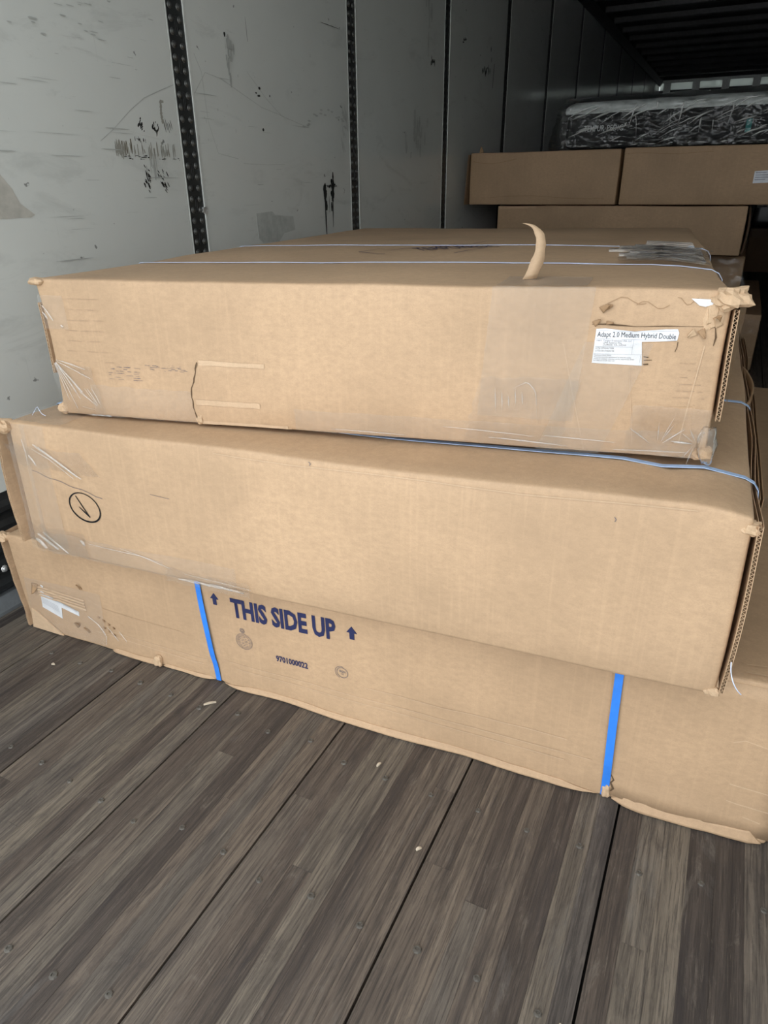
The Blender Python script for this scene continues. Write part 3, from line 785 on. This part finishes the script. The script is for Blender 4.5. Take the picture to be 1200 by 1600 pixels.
# pale straps across the top and over the right end
def xstrap(c, name, v0, v1, w, mat, z=.0030, drop=.25, s0=0., so=.016):
    n = 24; pth = []
    if s0 <= 0: pth = [(-.002, v0, c.H - drop), (-.002, v0, c.H - .02), (-.001, v0, c.H - .004)]
    for i in range(n + 1):
        s = max(s0, .006) + (c.L - .012 - max(s0, .006)) * i / n; pth.append((s, v0 + (v1 - v0) * s / c.L, c.H + z))
    pth += [(c.L + so * .2, v1, c.H - .004), (c.L + so * .7, v1, c.H - .016), (c.L + so, v1, c.H - .05), (c.L + so, v1, c.H - drop)]
    return c.band(name, pth, w, mat, 'v', .0012)
xstrap(mid, 'pale_strap', .150, .172, .013, M['pale_blue']); xstrap(mid, 'pale_strap', .62, .625, .013, M['pale_blue'])
off_mid = lambda v, t: .0012 + .003 * math.sin(min(1, t / hm) * math.pi) + .004 * max(0, 1 - abs(v - .02) / .16) * (.4 + .6 * t / hm) + .006 * max(0, 1 - abs(v - .42) / .22) * (t / hm)
mid.flap('end_flap', 'right', off_mid, -.005, 2.08, .010, lambda v: hm - .012 - .006 * math.sin(v * 9), M['kraft'], .0062, nt=12)
mid.flap('end_flap', 'right', lambda v, t: .013 + .003 * math.sin(v * 6) + .008 * max(0, 1 - abs(v - .80) / .3) * (t / hm), .16, 1.6, .04, lambda v: hm - .02 - .008 * math.sin(v * 7 + 1), M['kraft_in'], .005, nt=8, edge=False)
mid.sheet('bent_flap', 'right', lambda a, b: (.66 + .42 * a, hm * .40 + b * hm * .57 , .009 + .017 * max(0, math.sin(math.pi * a)) ** .8 * (.35 + .65 * b) - .004 * b * b), 14, 10, M['kraft_in'], .005)
mid.lump('crushed_corner', mid.L - .004, .010, hm - .022, .016, .016, .012, M['kraft_torn'], 4.4, .5)
mid.lump('crushed_corner', mid.L - .006, .003, .008, .012, .008, .008, M['kraft_torn'], 5.2, .5)
mid.lump('crushed_corner', -.012, .0, hm - .012, .026, .022, .016, M['kraft_torn'], 7.7, .5)
mid.flap('end_flap', 'left', lambda v, t: .006 + .030 * max(0, 1 - v / .25) * max(0, math.sin(math.pi * min(1, max(0, .12 + .8 * t / hm)))) ** .8 + .003 * noise.noise(Vector((t * 25, v * 4, 0))), -.010, 2.05, .02, hm - .012, M['kraft'], .006, nt=14)
mid.flap('end_flap', 'left', lambda v, t: .022 + .034 * max(0, 1 - v / .3) * math.sin(math.pi * min(1, max(0, .1 + .75 * t / hm))) + .003 * noise.noise(Vector((t * 18, v * 4, 5))), .012, 2.0, .06, hm - .03, M['kraft_in'], .005, nt=14)
# a lighter fold line along the right end, loose plastic thread
def thread(c, pts, name, rad=.0009):
    vs = []; fs = []
    for i, p in enumerate(pts):
        for k in range(5): vs.append(c.P(p[0] + rad * math.cos(k * 1.2566), p[1] + rad * .3 * math.sin(k), p[2] + rad * math.sin(k * 1.2566)))
    for i in range(len(pts) - 1):
        for k in range(5): fs.append((5 * i + k, 5 * i + (k + 1) % 5, 5 * i + 5 + (k + 1) % 5, 5 * i + 5 + k))
    return mesh(name, vs, fs, M['white_strap'], c.root, True)
thread(mid, [(mid.L + .008 + .026 * (1 - math.cos(i * .13)), -.016 - .02 * math.sin(i * .2), .085 - .0042 * i) for i in range(12)], 'loose_thread')
# clear tape and film
mid.rect('packing_tape', -.006, .060, .03, hm - .004, M['tape'], .0030, seed=1.0)
mid.rect('packing_tape', .045, .125, .02, hm - .002, M['tape'], .0022, seed=2.0)
mid.rect('packing_tape', .0, .26, .235, .285, M['wrap'], .0028, wr=.0035, skew=-.05, ragged=.02, seed=3.0)
mid.rect('film_wrap', -.004, .19, .004, .075, M['wrap'], .0030, wr=.0060, ragged=.03, seed=4.0)
mid.rect('packing_tape', .05, .62, .004, .062, M['tape'], .0022, ragged=.015, seed=5.0)
mid.rect('film_wrap', .43, .66, -.006, .030, M['wrap'], .0040, wr=.0065, ragged=.02, seed=6.0)
mid.rect('packing_tape', .0, .17, .01, .16, M['tape'], .0018, 'top', ragged=.02)
thread(mid, [(.035 + .008 * i, .045 + .004 * math.sin(i), hm + .004 + .022 * abs(math.sin(i * .55))) for i in range(7)], 'loose_thread', .0008)
mid.strokes('crease', [([(.03 + .35 * i / 10, .045 + .004 * math.sin(i * 1.3)) for i in range(11)], .0016), ([(.60 + .9 * i / 10, hm - .014 - .003 * math.sin(i * 1.1)) for i in range(11)], .0022)], M['kraft_pale'], .0012)

# ================================================================= top carton
def top_extra(q):
    d = Vector((0, 0, 0))
    if q.x < .12: d.x += .010 * math.sin(math.pi * min(1, q.z / .30)) * (1 - q.x / .12) * max(0, 1 - q.y / .4)
    if q.x > 1.25: d.z -= .014 * ((q.x - 1.25) / .14) ** 2 * (q.z / .3) * min(1, q.y * 4) * max(0.2, 1 - q.y)
    return d
top = Carton('large_carton', 'top carton of the front stack, with a white product label and a curled strip',
             (-1.37, 1.078, .6535), (.014, 1.215, .7060), (-1.375, 1.078, .956), (.010, 1.215, .982), 1.96, (-.0985, .995, 0), M['kraft'], 3, .0045, .006, .005, .008, extra=top_extra, cut_r=.001, zb=(.662, .7075, .962, .975))
ht = top.H
xstrap(top, 'pale_strap', .36, .39, .011, M['white_strap'], .002, .12, so=.015); xstrap(top, 'pale_strap', .87, .86, .011, M['white_strap'], .002, .12, so=.015)
# print on the lid
top.text('printed_lettering', 'TEMPUR', .665, .70, .10, .15, M['ink_blue'], .0018, 'top', rot=.55)
top.text('printed_lettering', 'PEDIC', .80, .76, .08, .075, M['ink_blue'], .0018, 'top', rot=.55)
top.strokes('printed_outline', [([(.50, .66), (.53, .74), (.58, .70), (.60, .78), (.66, .80), (.70, .90), (.76, .92), (.78, 1.0), (.83, 1.02)], .004), ([(.50, .66), (.56, .62), (.60, .60)], .004), ([(.78, .62), (.80, .70), (.83, .76)], .004)], M['ink_blue'], .0018, 'top')
# strip of torn board curling up from the lid
def curl_strip():
    n = 16; vs = []
    for i in range(n + 1):
        f = i / n; ang = -.35 + 2.05 * f
        w = .021 * (1 - .66 * f) * (1 if f < .95 else .6) * (1 + .35 * noise.noise(Vector((f * 7, 2, 0))))
        s = 1.058 + .026 * math.sin(f * 2.2) * (1 - f * .1) - .042 * f ** 2.2 + .004; t = .002 + .094 * math.sin(f * 1.5) ** 1.0
        v = .095 + .035 * f
        for e in (-1, 1):
            for th in (0, .0028):
                vs.append(top.P(s + e * w * .55, v + e * w * .35 + th, ht + t))
    fs = []
    for i in range(n):
        a = 4 * i; b = a + 4
        fs += [(a, a + 2, b + 2, b), (a + 1, b + 1, b + 3, a + 3), (a, b, b + 1, a + 1), (a + 2, a + 3, b + 3, b + 2)]
    fs += [(0, 1, 3, 2), (4 * n, 4 * n + 2, 4 * n + 3, 4 * n + 1)]
    return mesh('curled_strip', vs, fs, M['kraft_torn'], top.root, True)
curl_strip()
# white label, torn to an L
lb = top.poly('product_label', [(1.191, .2215), (1.205, .2225), (1.252, .2185), (1.30, .2240), (1.318, .2250), (1.321, .2190), (1.3195, .2065), (1.300, .2045), (1.2655, .2020), (1.2700, .1630), (1.189, .1650)], M['paper'], .0016)
top.text('label_lettering', 'Adapt 2.0 Medium Hybrid Double', 1.1935, .2088, .0085, .1235, M['ink_black'], .0022, parent=lb)
top.strokes('label_rule', [([(1.192, .2055), (1.318, .2065)], .0005), ([(1.192, .1928), (1.252, .1930)], .0005), ([(1.191, .1805), (1.268, .1810)], .0005), ([(1.2525, .2055), (1.2515, .1808)], .0004), ([(1.266, .1800), (1.266, .168)], .0004), ([(1.192, .2195), (1.252, .2180), (1.318, .2225)], .0004)], M['ink_faint'], .0021, parent=lb)
for txt, p, q, w, hh in (('FIRM', 1.1935, .2015, .0075, .0024), ('Tempur Production USA, LLC', 1.204, .2015, .046, .0028), ('12907 Sunforce Way', 1.204, .1980, .030, .0028), ('Duffield, VA 24244', 1.204, .1945, .037, .0028), ('LOT# USMANATTRIBL', 1.193, .1890, .030, .0028), ('LITD/2017/034198', 1.193, .1843, .030, .0028)):
    top.text('label_lettering', txt, p, q, hh, w, M['ink_grey'], .0021, parent=lb)
for i, (t_, w) in enumerate((('Technical Data Sheet', .028), ('This product meets the requirements of the federal flammability', .060), ('standards. Contact: customer service department 24244', .065), ('Ref. 0000 and 16 CFR 1632 1633', .034))):
    top.text('label_lettering', t_, 1.1915, .1775 - .0030 * i, .0021, w, M['ink_grey'], .0021, parent=lb)
top.poly('label_scrap', [(1.330, .2745), (1.372, .2740), (1.368, .2665), (1.360, .2655), (1.352, .2625), (1.343, .2640), (1.337, .2690)], M['paper'], .0018)
# slit, holes and peeled board round the label
top.strokes('slit', [([(1.183, .2285), (1.205, .2295), (1.215, .2290), (1.255, .2265), (1.30, .2292), (1.33, .2300), (1.372, .2310)], [.0006, .0022, .003, .0008, .0016, .0006, .001])], M['crack'], .0016)
top.strokes('split', [([(1.321, .2045), (1.321, .196), (1.319, .188)], .0011), ([(1.271, .178), (1.279, .177)], .0016), ([(1.272, .172), (1.285, .173)], .0010), ([(1.272, .165), (1.280, .166)], .0022), ([(1.372, .232), (1.376, .214), (1.3745, .200)], [.001, .003, .001])], M['crack'], .0015)
top.curl('peeled_tongue', 1.196, .252, .012, .016, -.9, M['kraft_in'], .008); top.curl('peeled_tongue', 1.203, .257, .010, .012, -1.2, M['kraft_in'], .006)
top.curl('peeled_tongue', 1.186, .229, .010, .014, -.9, M['kraft_in'], .005); top.curl('peeled_tongue', 1.206, .2315, .006, .012, -1.5, M['kraft_in'], .004)
top.curl('peeled_tongue', 1.352, .226, .012, .016, -2.6, M['kraft_in'], .005); top.curl('peeled_tongue', 1.345, .222, .012, .014, 2.2, M['kraft_torn'], .004)
top.curl('peeled_tongue', 1.368, .236, .016, .018, -.5, M['kraft_in'], .012); top.curl('peeled_tongue', 1.378, .232, .012, .018, .6, M['kraft_torn'], .012)
for (s, t, w) in ((1.205, .268, .06), (1.25, .262, .05), (1.31, .27, .03)):
    top.strokes('crease', [([(s + w * i / 6, t + .006 * math.sin(i * 1.1 + s * 20)) for i in range(7)], .0009)], M['kraft_in'], .0013)
# crumpled ear and splayed end flap at the right
top.lump('crumpled_ear', top.L - .006, .002, ht - .012, .030, .022, .018, M['kraft_torn'], 2.6, .55, 20)
top.lump('crumpled_ear', top.L - .026, .002, ht - .040, .014, .006, .026, M['kraft_torn'], 8.6, .55, 20)
off_top = lambda v, t: .0015 + .003 * math.sin(math.pi * min(1, max(0, t / ht)))
top.flap('end_flap', 'right', off_top, -.006, 1.94, .075, lambda v: ht - .03 - .03 * min(1, v * 2), M['kraft'], .0062, nt=12)
top.rect('film_wrap', -.01, .06, .11, .27, M['wrap'], .015, 'right', wr=.004, ragged=.03, seed=11)
top.lump('film_bunch', top.L - .002, -.002, .030, .016, .012, .034, M['wrap'], 12.0, .5, 24)
top.lump('crushed_corner', top.L - .008, .006, .012, .020, .014, .012, M['kraft'], 3.0, .4)
top.lump('crushed_corner', .002, .004, .012, .014, .010, .012, M['kraft_torn'], 3.8, .5)
top.lump('crushed_corner', .006, .006, ht - .006, .020, .020, .008, M['kraft_torn'], 1.8, .4)
# bulged left end flap
top.flap('end_flap', 'left', lambda v, t: .001 + .006 * math.sin(math.pi * t / ht), .002, 1.94, .09, ht - .05, M['kraft'], .005, nt=10)
# tear through the lower left of the face, overlapping board beside it
def tear_s(t):
    ks = [(0, .388), (.009, .386), (.03, .378), (.072, .378), (.10, .392), (.137, .404)]
    for (a, x), (b, y) in zip(ks[:-1], ks[1:]):
        if t <= b: return x + (y - x) * (t - a) / (b - a)
    return ks[-1][1]
def lap(a, b): return -.0008 + .0068 * (1 - a) ** 2 * min(1, .25 + (1 - b) * 5)
def lap_at(s, t):
    b = min(1, max(0, (t - .002) / .135)); return lap(min(1, max(0, (s - tear_s(t)) / (.22 + .03 * b))), b)
top.sheet('overlapped_panel', 'front', lambda a, b: (tear_s(.002 + .135 * b) + .0025 * noise.noise(Vector((b * 24, 3, 1))) * (1 - a) + a * (.22 + .03 * b), .002 + .135 * b, lap(a, b)), 20, 30, M['kraft'])
def rub_band(s0, s1, t0, t1):
    top.sheet('rubbed_band', 'front', lambda a, b: (s0 + (s1 - s0) * a, t0 + (t1 - t0) * b + .0012 * noise.noise(Vector((a * 8, b * 3, t0 * 90))), max(.0012, lap_at(s0 + (s1 - s0) * a, t0 + (t1 - t0) * b) + .0012)), 24, 3, M['kraft_pale'])
rub_band(.404, .56, .127, .136); rub_band(.386, .54, .044, .055); rub_band(.390, .60, .003, .009)
top.strokes('tear', [([(tear_s(.004 + .0068 * i) - .0005 + .001 * math.sin(i * 2.1), .004 + .0068 * i) for i in range(20)], [.0014 + .0020 * abs(math.sin(i * .8)) for i in range(20)])], M['crack'], .0068)
top.lump('crushed_fold', .388, -.004, .012, .008, .006, .010, M['kraft_torn'], 5.0, .6)
def dashes(s0, s1, t0, t1, n, ln): return [([(a, b), (a + ln * R_(.3, 1), b + R_(-.0006, .0006))], R_(.0004, .0011)) for a, b in [(R_(s0, s1), t0 + (t1 - t0) * round(R_(0, 6)) / 6) for _ in range(n)]]
top.strokes('scuff', dashes(.16, .24, .086, .112, 34, .018), M['ink_grey'], .0012)
top.strokes('scuff', dashes(.05, .16, .12, .25, 40, .030), M['rub'], .0012)
top.strokes('scuff', dashes(1.325, 1.370, .10, .17, 40, .008), M['rub'], .0012)
top.strokes('scuff', dashes(.26, .37, .110, .122, 26, .014), M['ink_grey'], .0012)
# clear tape: corners, foot, and the bands running down the face
top.rect('packing_tape', -.002, .072, .187, .256, M['tape'], .0024, wr=.0015, seed=1.5)
top.rect('film_wrap', .0, .125, .004, .110, M['wrap'], .0026, wr=.0060, skew=-.02, ragged=.02, seed=2.5)
top.rect('packing_tape', .10, .40, .002, .070, M['tape'], .0020, ragged=.01, seed=3.5)
top.rect('packing_tape', 1.005, 1.175, .06, ht + .001, M['tape'], .0018, skew=.02, ragged=.004, seed=4.5)
top.rect('film_wrap', .985, 1.16, .006, .135, M['wrap'], .0022, wr=.0035, skew=.03, ragged=.02, seed=5.5)
top.rect('packing_tape', .62, 1.375, .003, .048, M['tape'], .0020, ragged=.008, seed=6.5)
top.rect('packing_tape', 1.14, 1.25, .0, .200, M['tape'], .0026, skew=.07, seed=7.5)
top.rect('film_wrap', 1.26, 1.385, .006, .095, M['wrap'], .0032, wr=.0055, skew=.01, ragged=.015, seed=8.5)
top.poly('bare_patch', [(1.278, .091), (1.358, .097), (1.366, .024), (1.312, .022), (1.292, .044), (1.281, .058)], M['kraft_b'], .0010, thick=.0006)
top.rect('packing_tape', 1.02, 1.17, .0, .135, M['tape'], .0020, 'top', ragged=.01, seed=9.5)
top.rect('film_wrap', 1.20, 1.385, .40, .82, M['wrap'], .0030, 'top', wr=.010, ragged=.06, seed=10.5)
top.strokes('crease', [([(.02 + 1.3 * i / 14, .020 + .002 * math.sin(i * 1.7)) for i in range(15)], .0016)], M['kraft_pale'], .0014, 'top')
top.strokes('crease', [([(1.19 - .05 * f, .005 + .19 * f) for f in (0, .3, .6, 1)], .0012), ([(1.27 - .02 * f, .02 + .14 * f) for f in (0, .4, 1)], .001), ([(1.345, .03), (1.350, .09), (1.362, .20)], .002)], M['kraft_pale'], .0013)

def highlight_folds(c, lines, side='front', off=.004, mat='film_highlight'):  # tent ridges of whitened film, laid where the plastic catches bright streaks
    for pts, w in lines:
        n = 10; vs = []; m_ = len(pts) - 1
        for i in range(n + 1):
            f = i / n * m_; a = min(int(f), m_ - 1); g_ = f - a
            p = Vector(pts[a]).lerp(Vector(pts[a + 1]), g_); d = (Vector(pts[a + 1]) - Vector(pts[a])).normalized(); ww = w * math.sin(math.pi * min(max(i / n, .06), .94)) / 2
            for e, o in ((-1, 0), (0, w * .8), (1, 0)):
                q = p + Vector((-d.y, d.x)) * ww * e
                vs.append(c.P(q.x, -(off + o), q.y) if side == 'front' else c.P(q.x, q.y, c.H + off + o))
        mesh('highlight_crease', vs, [(3 * i + k, 3 * i + 3 + k, 3 * i + 4 + k, 3 * i + 1 + k) for i in range(n) for k in (0, 1)], M[mat], c.root, True)
def spray(p, n, r0, r1, a0, a1, w): return [([(p[0] + r0 * math.cos(a), p[1] + r0 * math.sin(a)), (p[0] + R_(.6, 1) * r1 * math.cos(a + .08), p[1] + R_(.6, 1) * r1 * math.sin(a + .08))], w * R_(.5, 1.2)) for a in [R_(a0, a1) for i in range(n)]]
highlight_folds(top, spray((.0, .125), 9, .012, .125, -1.35, -.25, .0034) + spray((.125, .010), 6, .02, .09, 1.7, 3.0, .0026) + [([(.085 + .02 * i, .004), (.105 + .022 * i, .0035)], .005) for i in range(3)] + [([(.008, .235), (.030, .205)], .0035), ([(.004, .222), (.014, .206)], .003), ([(.052, .196), (.056, .190)], .005)])
highlight_folds(top, spray((1.31, .018), 7, .015, .075, .5, 2.9, .0022) + spray((1.372, .03), 8, .006, .04, .8, 5.2, .0030) + [([(1.03 + .012 * i, .07 + .004 * i), (1.028 + .012 * i, .115 - .006 * (i % 3))], .0024) for i in range(5)] + [([(1.06, .115), (1.085, .128), (1.10, .112), (1.105, .06)], .0022), ([(.70, .012), (.86, .010)], .002), ([(.93, .034), (1.10, .026)], .002), ([(1.12, .030), (1.24, .024)], .0022), ([(1.02, .018), (1.16, .012)], .003), ([(1.24, .010), (1.36, .014)], .003)])
highlight_folds(top, [([(1.19 + R_(-.05, .05), .52 + .05 * i), (1.28, .54 + .045 * i + R_(-.02, .02)), (1.372, .46 + .05 * i)], .010) for i in range(7)] + [([(1.24, .90 + .06 * i), (1.36, .86 + .06 * i)], .006) for i in range(3)], 'top', .003)
highlight_folds(mid, [([(.085, .292), (.15, .262), (.215, .228)], .005), ([(.10, .288), (.165, .252), (.225, .224)], .003), ([(.075, .280), (.13, .262), (.20, .222)], .002), ([(.062, .262), (.082, .240)], .004), ([(.045, .30), (.052, .262), (.050, .235)], .002), ([(.176, .058), (.186, .045)], .006), ([(.03, .05), (.09, .018)], .006), ([(.05, .058), (.12, .012)], .004), ([(.02, .036), (.05, .014)], .008), ([(.20, .052), (.36, .050), (.44, .030)], .002), ([(.30, .060), (.42, .040)], .0016)])
highlight_folds(mid, [([(.46 + .03 * i, .006 + .004 * (i % 2)), (.52 + .03 * i, .004)], .005) for i in range(5)] + [([(.48, .022), (.66, .016)], .002)])
highlight_folds(bot, [([(.24, .105), (.27, .085), (.29, .05), (.285, .02)], .0025), ([(.30, .085), (.33, .045)], .0016), ([(.34, .08), (.36, .05)], .0016)], off=.006)
# ================================================================= far stack
def carton2(label, x0, x1, y0, y1, z0, z1, mat, seed, rot=0., flapside=None, amp=.003, r=.008):
    d = math.tan(rot) * (x1 - x0)
    c = Carton('far_carton', label, (x0, y0, z0), (x1, y0 + d, z0), (x0, y0, z1), (x1, y0 + d, z1), y1 - y0, (-math.sin(rot), math.cos(rot), 0), mat, seed, amp, r=r, step=.07)
    return c
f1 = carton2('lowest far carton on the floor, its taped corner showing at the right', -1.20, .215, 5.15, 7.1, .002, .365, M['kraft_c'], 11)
f1.rect('packing_tape', f1.L - .11, f1.L - .004, .24, .33, M['wrap'], .003, wr=.008, ragged=.02)
f1.strokes('crease', [([(f1.L - .30, .085), (f1.L - .05, .082), (f1.L - .004, .092)], .004)], M['kraft_pale'], .002)
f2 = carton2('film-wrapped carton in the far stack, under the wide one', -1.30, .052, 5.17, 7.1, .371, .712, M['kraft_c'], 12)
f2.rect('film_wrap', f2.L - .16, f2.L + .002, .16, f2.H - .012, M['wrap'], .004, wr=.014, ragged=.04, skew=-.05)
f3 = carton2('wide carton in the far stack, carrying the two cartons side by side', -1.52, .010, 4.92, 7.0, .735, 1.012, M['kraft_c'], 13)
f3.rect('darker_band', .005, f3.L - .005, .004, .085, M['kraft_c'], .002)
f3.poly('patch_flap', [(.01, f3.H - .004), (.26, f3.H - .002), (.26, f3.H - .016), (.01, f3.H - .02)], M['kraft_b'], .006)
f3.flap('end_flap', 'right', lambda v, t: .006 + .012 * math.sin(math.pi * t / f3.H), .0, 1.9, .01, f3.H - .01, M['kraft_c'], .006, 20, 8, False)
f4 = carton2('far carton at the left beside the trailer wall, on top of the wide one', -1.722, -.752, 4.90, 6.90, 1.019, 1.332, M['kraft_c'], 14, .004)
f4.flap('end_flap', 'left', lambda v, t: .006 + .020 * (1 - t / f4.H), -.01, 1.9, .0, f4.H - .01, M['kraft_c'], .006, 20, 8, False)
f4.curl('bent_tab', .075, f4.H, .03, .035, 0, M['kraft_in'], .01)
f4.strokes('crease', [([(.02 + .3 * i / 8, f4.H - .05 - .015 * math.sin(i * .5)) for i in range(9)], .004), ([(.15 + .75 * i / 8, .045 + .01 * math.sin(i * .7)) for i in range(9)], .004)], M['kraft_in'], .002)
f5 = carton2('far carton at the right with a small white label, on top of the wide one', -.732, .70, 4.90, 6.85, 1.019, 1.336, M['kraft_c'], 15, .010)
l5 = f5.poly('white_label', [(.738, .115), (.862, .120), (.862, .188), (.738, .178)], M['paper'], .002)
f5.strokes('label_lettering', [([(.745, .170 - .012 * i), (.80 + .05 * ((i * 7) % 3) / 3, .172 - .012 * i)], .005) for i in range(4)], M['ink_faint'], .003, parent=l5)
f5.strokes('crease', [([(.0 + .5 * i / 8, f5.H - .035 + .004 * math.sin(i)) for i in range(9)], .004)], M['kraft_in'], .002)
# two shapes in the dark behind the stack, by the right wall
f6 = carton2('dim carton standing on the floor in the dark at the right, behind the far stack', .105, .72, 11.5, 13.2, .002, .57, M['kraft_c'], 16)
f6.rect('packing_tape', .0, .5, .46, .56, M['tape'], .003)
dm = Carton('wrapped_bundle', 'black plastic wrapped bundle in the dark, on the dim carton at the right', (.10, 11.6, .578), (.70, 11.6, .578), (.10, 11.6, 1.03), (.70, 11.6, 1.03), 1.4, (0, 1, 0), M['black_plastic'], 18, .008, r=.03, step=.07)
dm.root['category'] = 'bundle'
dm.poly('grey_label', [(.03, .26), (.19, .26), (.19, .41), (.03, .41)], M['residue'], .004)

# mattress in a clear bag
mt = Carton('bagged_mattress', 'black mattress with pale grey top, wrapped in clear plastic on the far stack', (-1.135, 5.02, 1.340), (.62, 5.045, 1.340), (-1.125, 5.02, 1.600), (.62, 5.045, 1.605), 1.75, (0, 1, 0), M['black_cloth'], 21, .006, r=.045, step=.05)
mt.root['category'] = 'mattress'
mt.body_obj.name = 'mattress_border'
def top_panel():
    X0, X1, Y0, Y1 = .004, mt.L - .004, .006, mt.D - .006
    vs = []; fs = []; nx, ny = 46, 30
    prof = [(-.010, .200), (-.014, .215), (-.010, .235), (.004, .252), (.03, .266), (.08, .272)]
    # ring-shaped shoulder then a lid
    per = [(X0 + (X1 - X0) * i / nx, Y0, 0, -1) for i in range(nx)] + [(X1, Y0 + (Y1 - Y0) * i / ny, 1, 0) for i in range(ny)] + [(X1 - (X1 - X0) * i / nx, Y1, 0, 1) for i in range(nx)] + [(X0, Y1 - (Y1 - Y0) * i / ny, -1, 0) for i in range(ny)]
    n = len(per); cx, cy = mt.L / 2, mt.D / 2
    for ins, z in prof:
        for (x, y, a, b) in per:
            kx = x - (ins if x > cx else -ins) * (1 if a or x in (X0, X1) or True else 0) * min(1, abs(x - cx) / (mt.L / 2)) ; ky = y - (ins if y > cy else -ins) * min(1, abs(y - cy) / (mt.D / 2))
            vs.append(mt.P(kx, ky, z + .003 * noise.noise(Vector((x * 6, y * 6, z * 9)))))
    for j in range(len(prof) - 1):
        for i in range(n): fs.append((j * n + i, j * n + (i + 1) % n, (j + 1) * n + (i + 1) % n, (j + 1) * n + i))
    fs.append(tuple((len(prof) - 1) * n + i for i in range(n)))
    return mesh('top_panel', vs, fs, M['grey_cloth'], mt.root, True)
top_panel()
mt.text('woven_lettering', 'TEMPUR', .118, .098, .034, .125, M['grey_logo'], .004, bold=.02); mt.text('woven_lettering', '\u00b7PEDIC', .248, .098, .034, .105, M['grey_logo'], .004)
mt.rect('teal_tag', 1.045, 1.075, .06, .13, M['teal'], .005)
def bag():
    """loose clear bag over the front, left end and top"""
    vs = []; fs = []; nu = 260; nv = 60
    def wr(p, q, sd): return .008 + .013 * noise.ridged_multi_fractal(Vector((p * 7 + sd + q * 9, q * 9 - p * 4.5, sd)), .8, 2.2, 4, 1.0, 2.0)
    for j in range(nv + 1):
        for i in range(nu + 1):
            a = i / nu; b = j / nv
            s = -.03 + (mt.L + .05) * a; t = .004 + .285 * b
            slope = .034 * (1 - b)
            o = wr(s, t, 3.0) + slope
            if t > .235: o -= (t - .235) * .6
            vs.append(mt.P(s, -o, t))
    fs = [(j * (nu + 1) + i, j * (nu + 1) + i + 1, (j + 1) * (nu + 1) + i + 1, (j + 1) * (nu + 1) + i) for j in range(nv) for i in range(nu)]
    n0 = len(vs); mu = 40
    for j in range(nv + 1):
        for i in range(mu + 1):
            v = -.01 + (mt.D) * i / mu; t = .004 + .285 * j / nv
            vs.append(mt.P(-(.02 + wr(v, t, 8.0) + .055 * (1 - j / nv)) + (0 if t < .235 else (t - .235) * .8), v, t))
    fs += [(n0 + j * (mu + 1) + i, n0 + j * (mu + 1) + i + 1, n0 + (j + 1) * (mu + 1) + i + 1, n0 + (j + 1) * (mu + 1) + i) for j in range(nv) for i in range(mu)]
    n1 = len(vs); tu, tv = 50, 40
    for j in range(tv + 1):
        for i in range(tu + 1):
            s = -.02 + (mt.L + .03) * i / tu; v = .0 + mt.D * j / tv
            vs.append(mt.P(s, v, .289 + .012 * noise.noise(Vector((s * 5, v * 5, 2)))))
    fs += [(n1 + j * (tu + 1) + i, n1 + j * (tu + 1) + i + 1, n1 + (j + 1) * (tu + 1) + i + 1, n1 + (j + 1) * (tu + 1) + i) for j in range(tv) for i in range(tu)]
    return mesh('plastic_bag', vs, fs, M['bag'], mt.root, True)
bag()

# folds across the bag, whitened to stand in for highlight streaks
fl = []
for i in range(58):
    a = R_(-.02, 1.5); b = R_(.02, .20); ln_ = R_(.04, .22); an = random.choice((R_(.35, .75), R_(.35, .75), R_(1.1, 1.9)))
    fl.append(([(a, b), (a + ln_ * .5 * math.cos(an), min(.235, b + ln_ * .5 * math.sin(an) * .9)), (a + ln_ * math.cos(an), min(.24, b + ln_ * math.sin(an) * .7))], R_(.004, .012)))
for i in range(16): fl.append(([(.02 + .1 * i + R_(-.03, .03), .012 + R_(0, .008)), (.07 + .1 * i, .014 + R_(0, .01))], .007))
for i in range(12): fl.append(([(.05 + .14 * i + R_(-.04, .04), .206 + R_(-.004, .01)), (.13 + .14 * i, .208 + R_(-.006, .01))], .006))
highlight_folds(mt, fl, 'front', .050, 'bag_highlight')
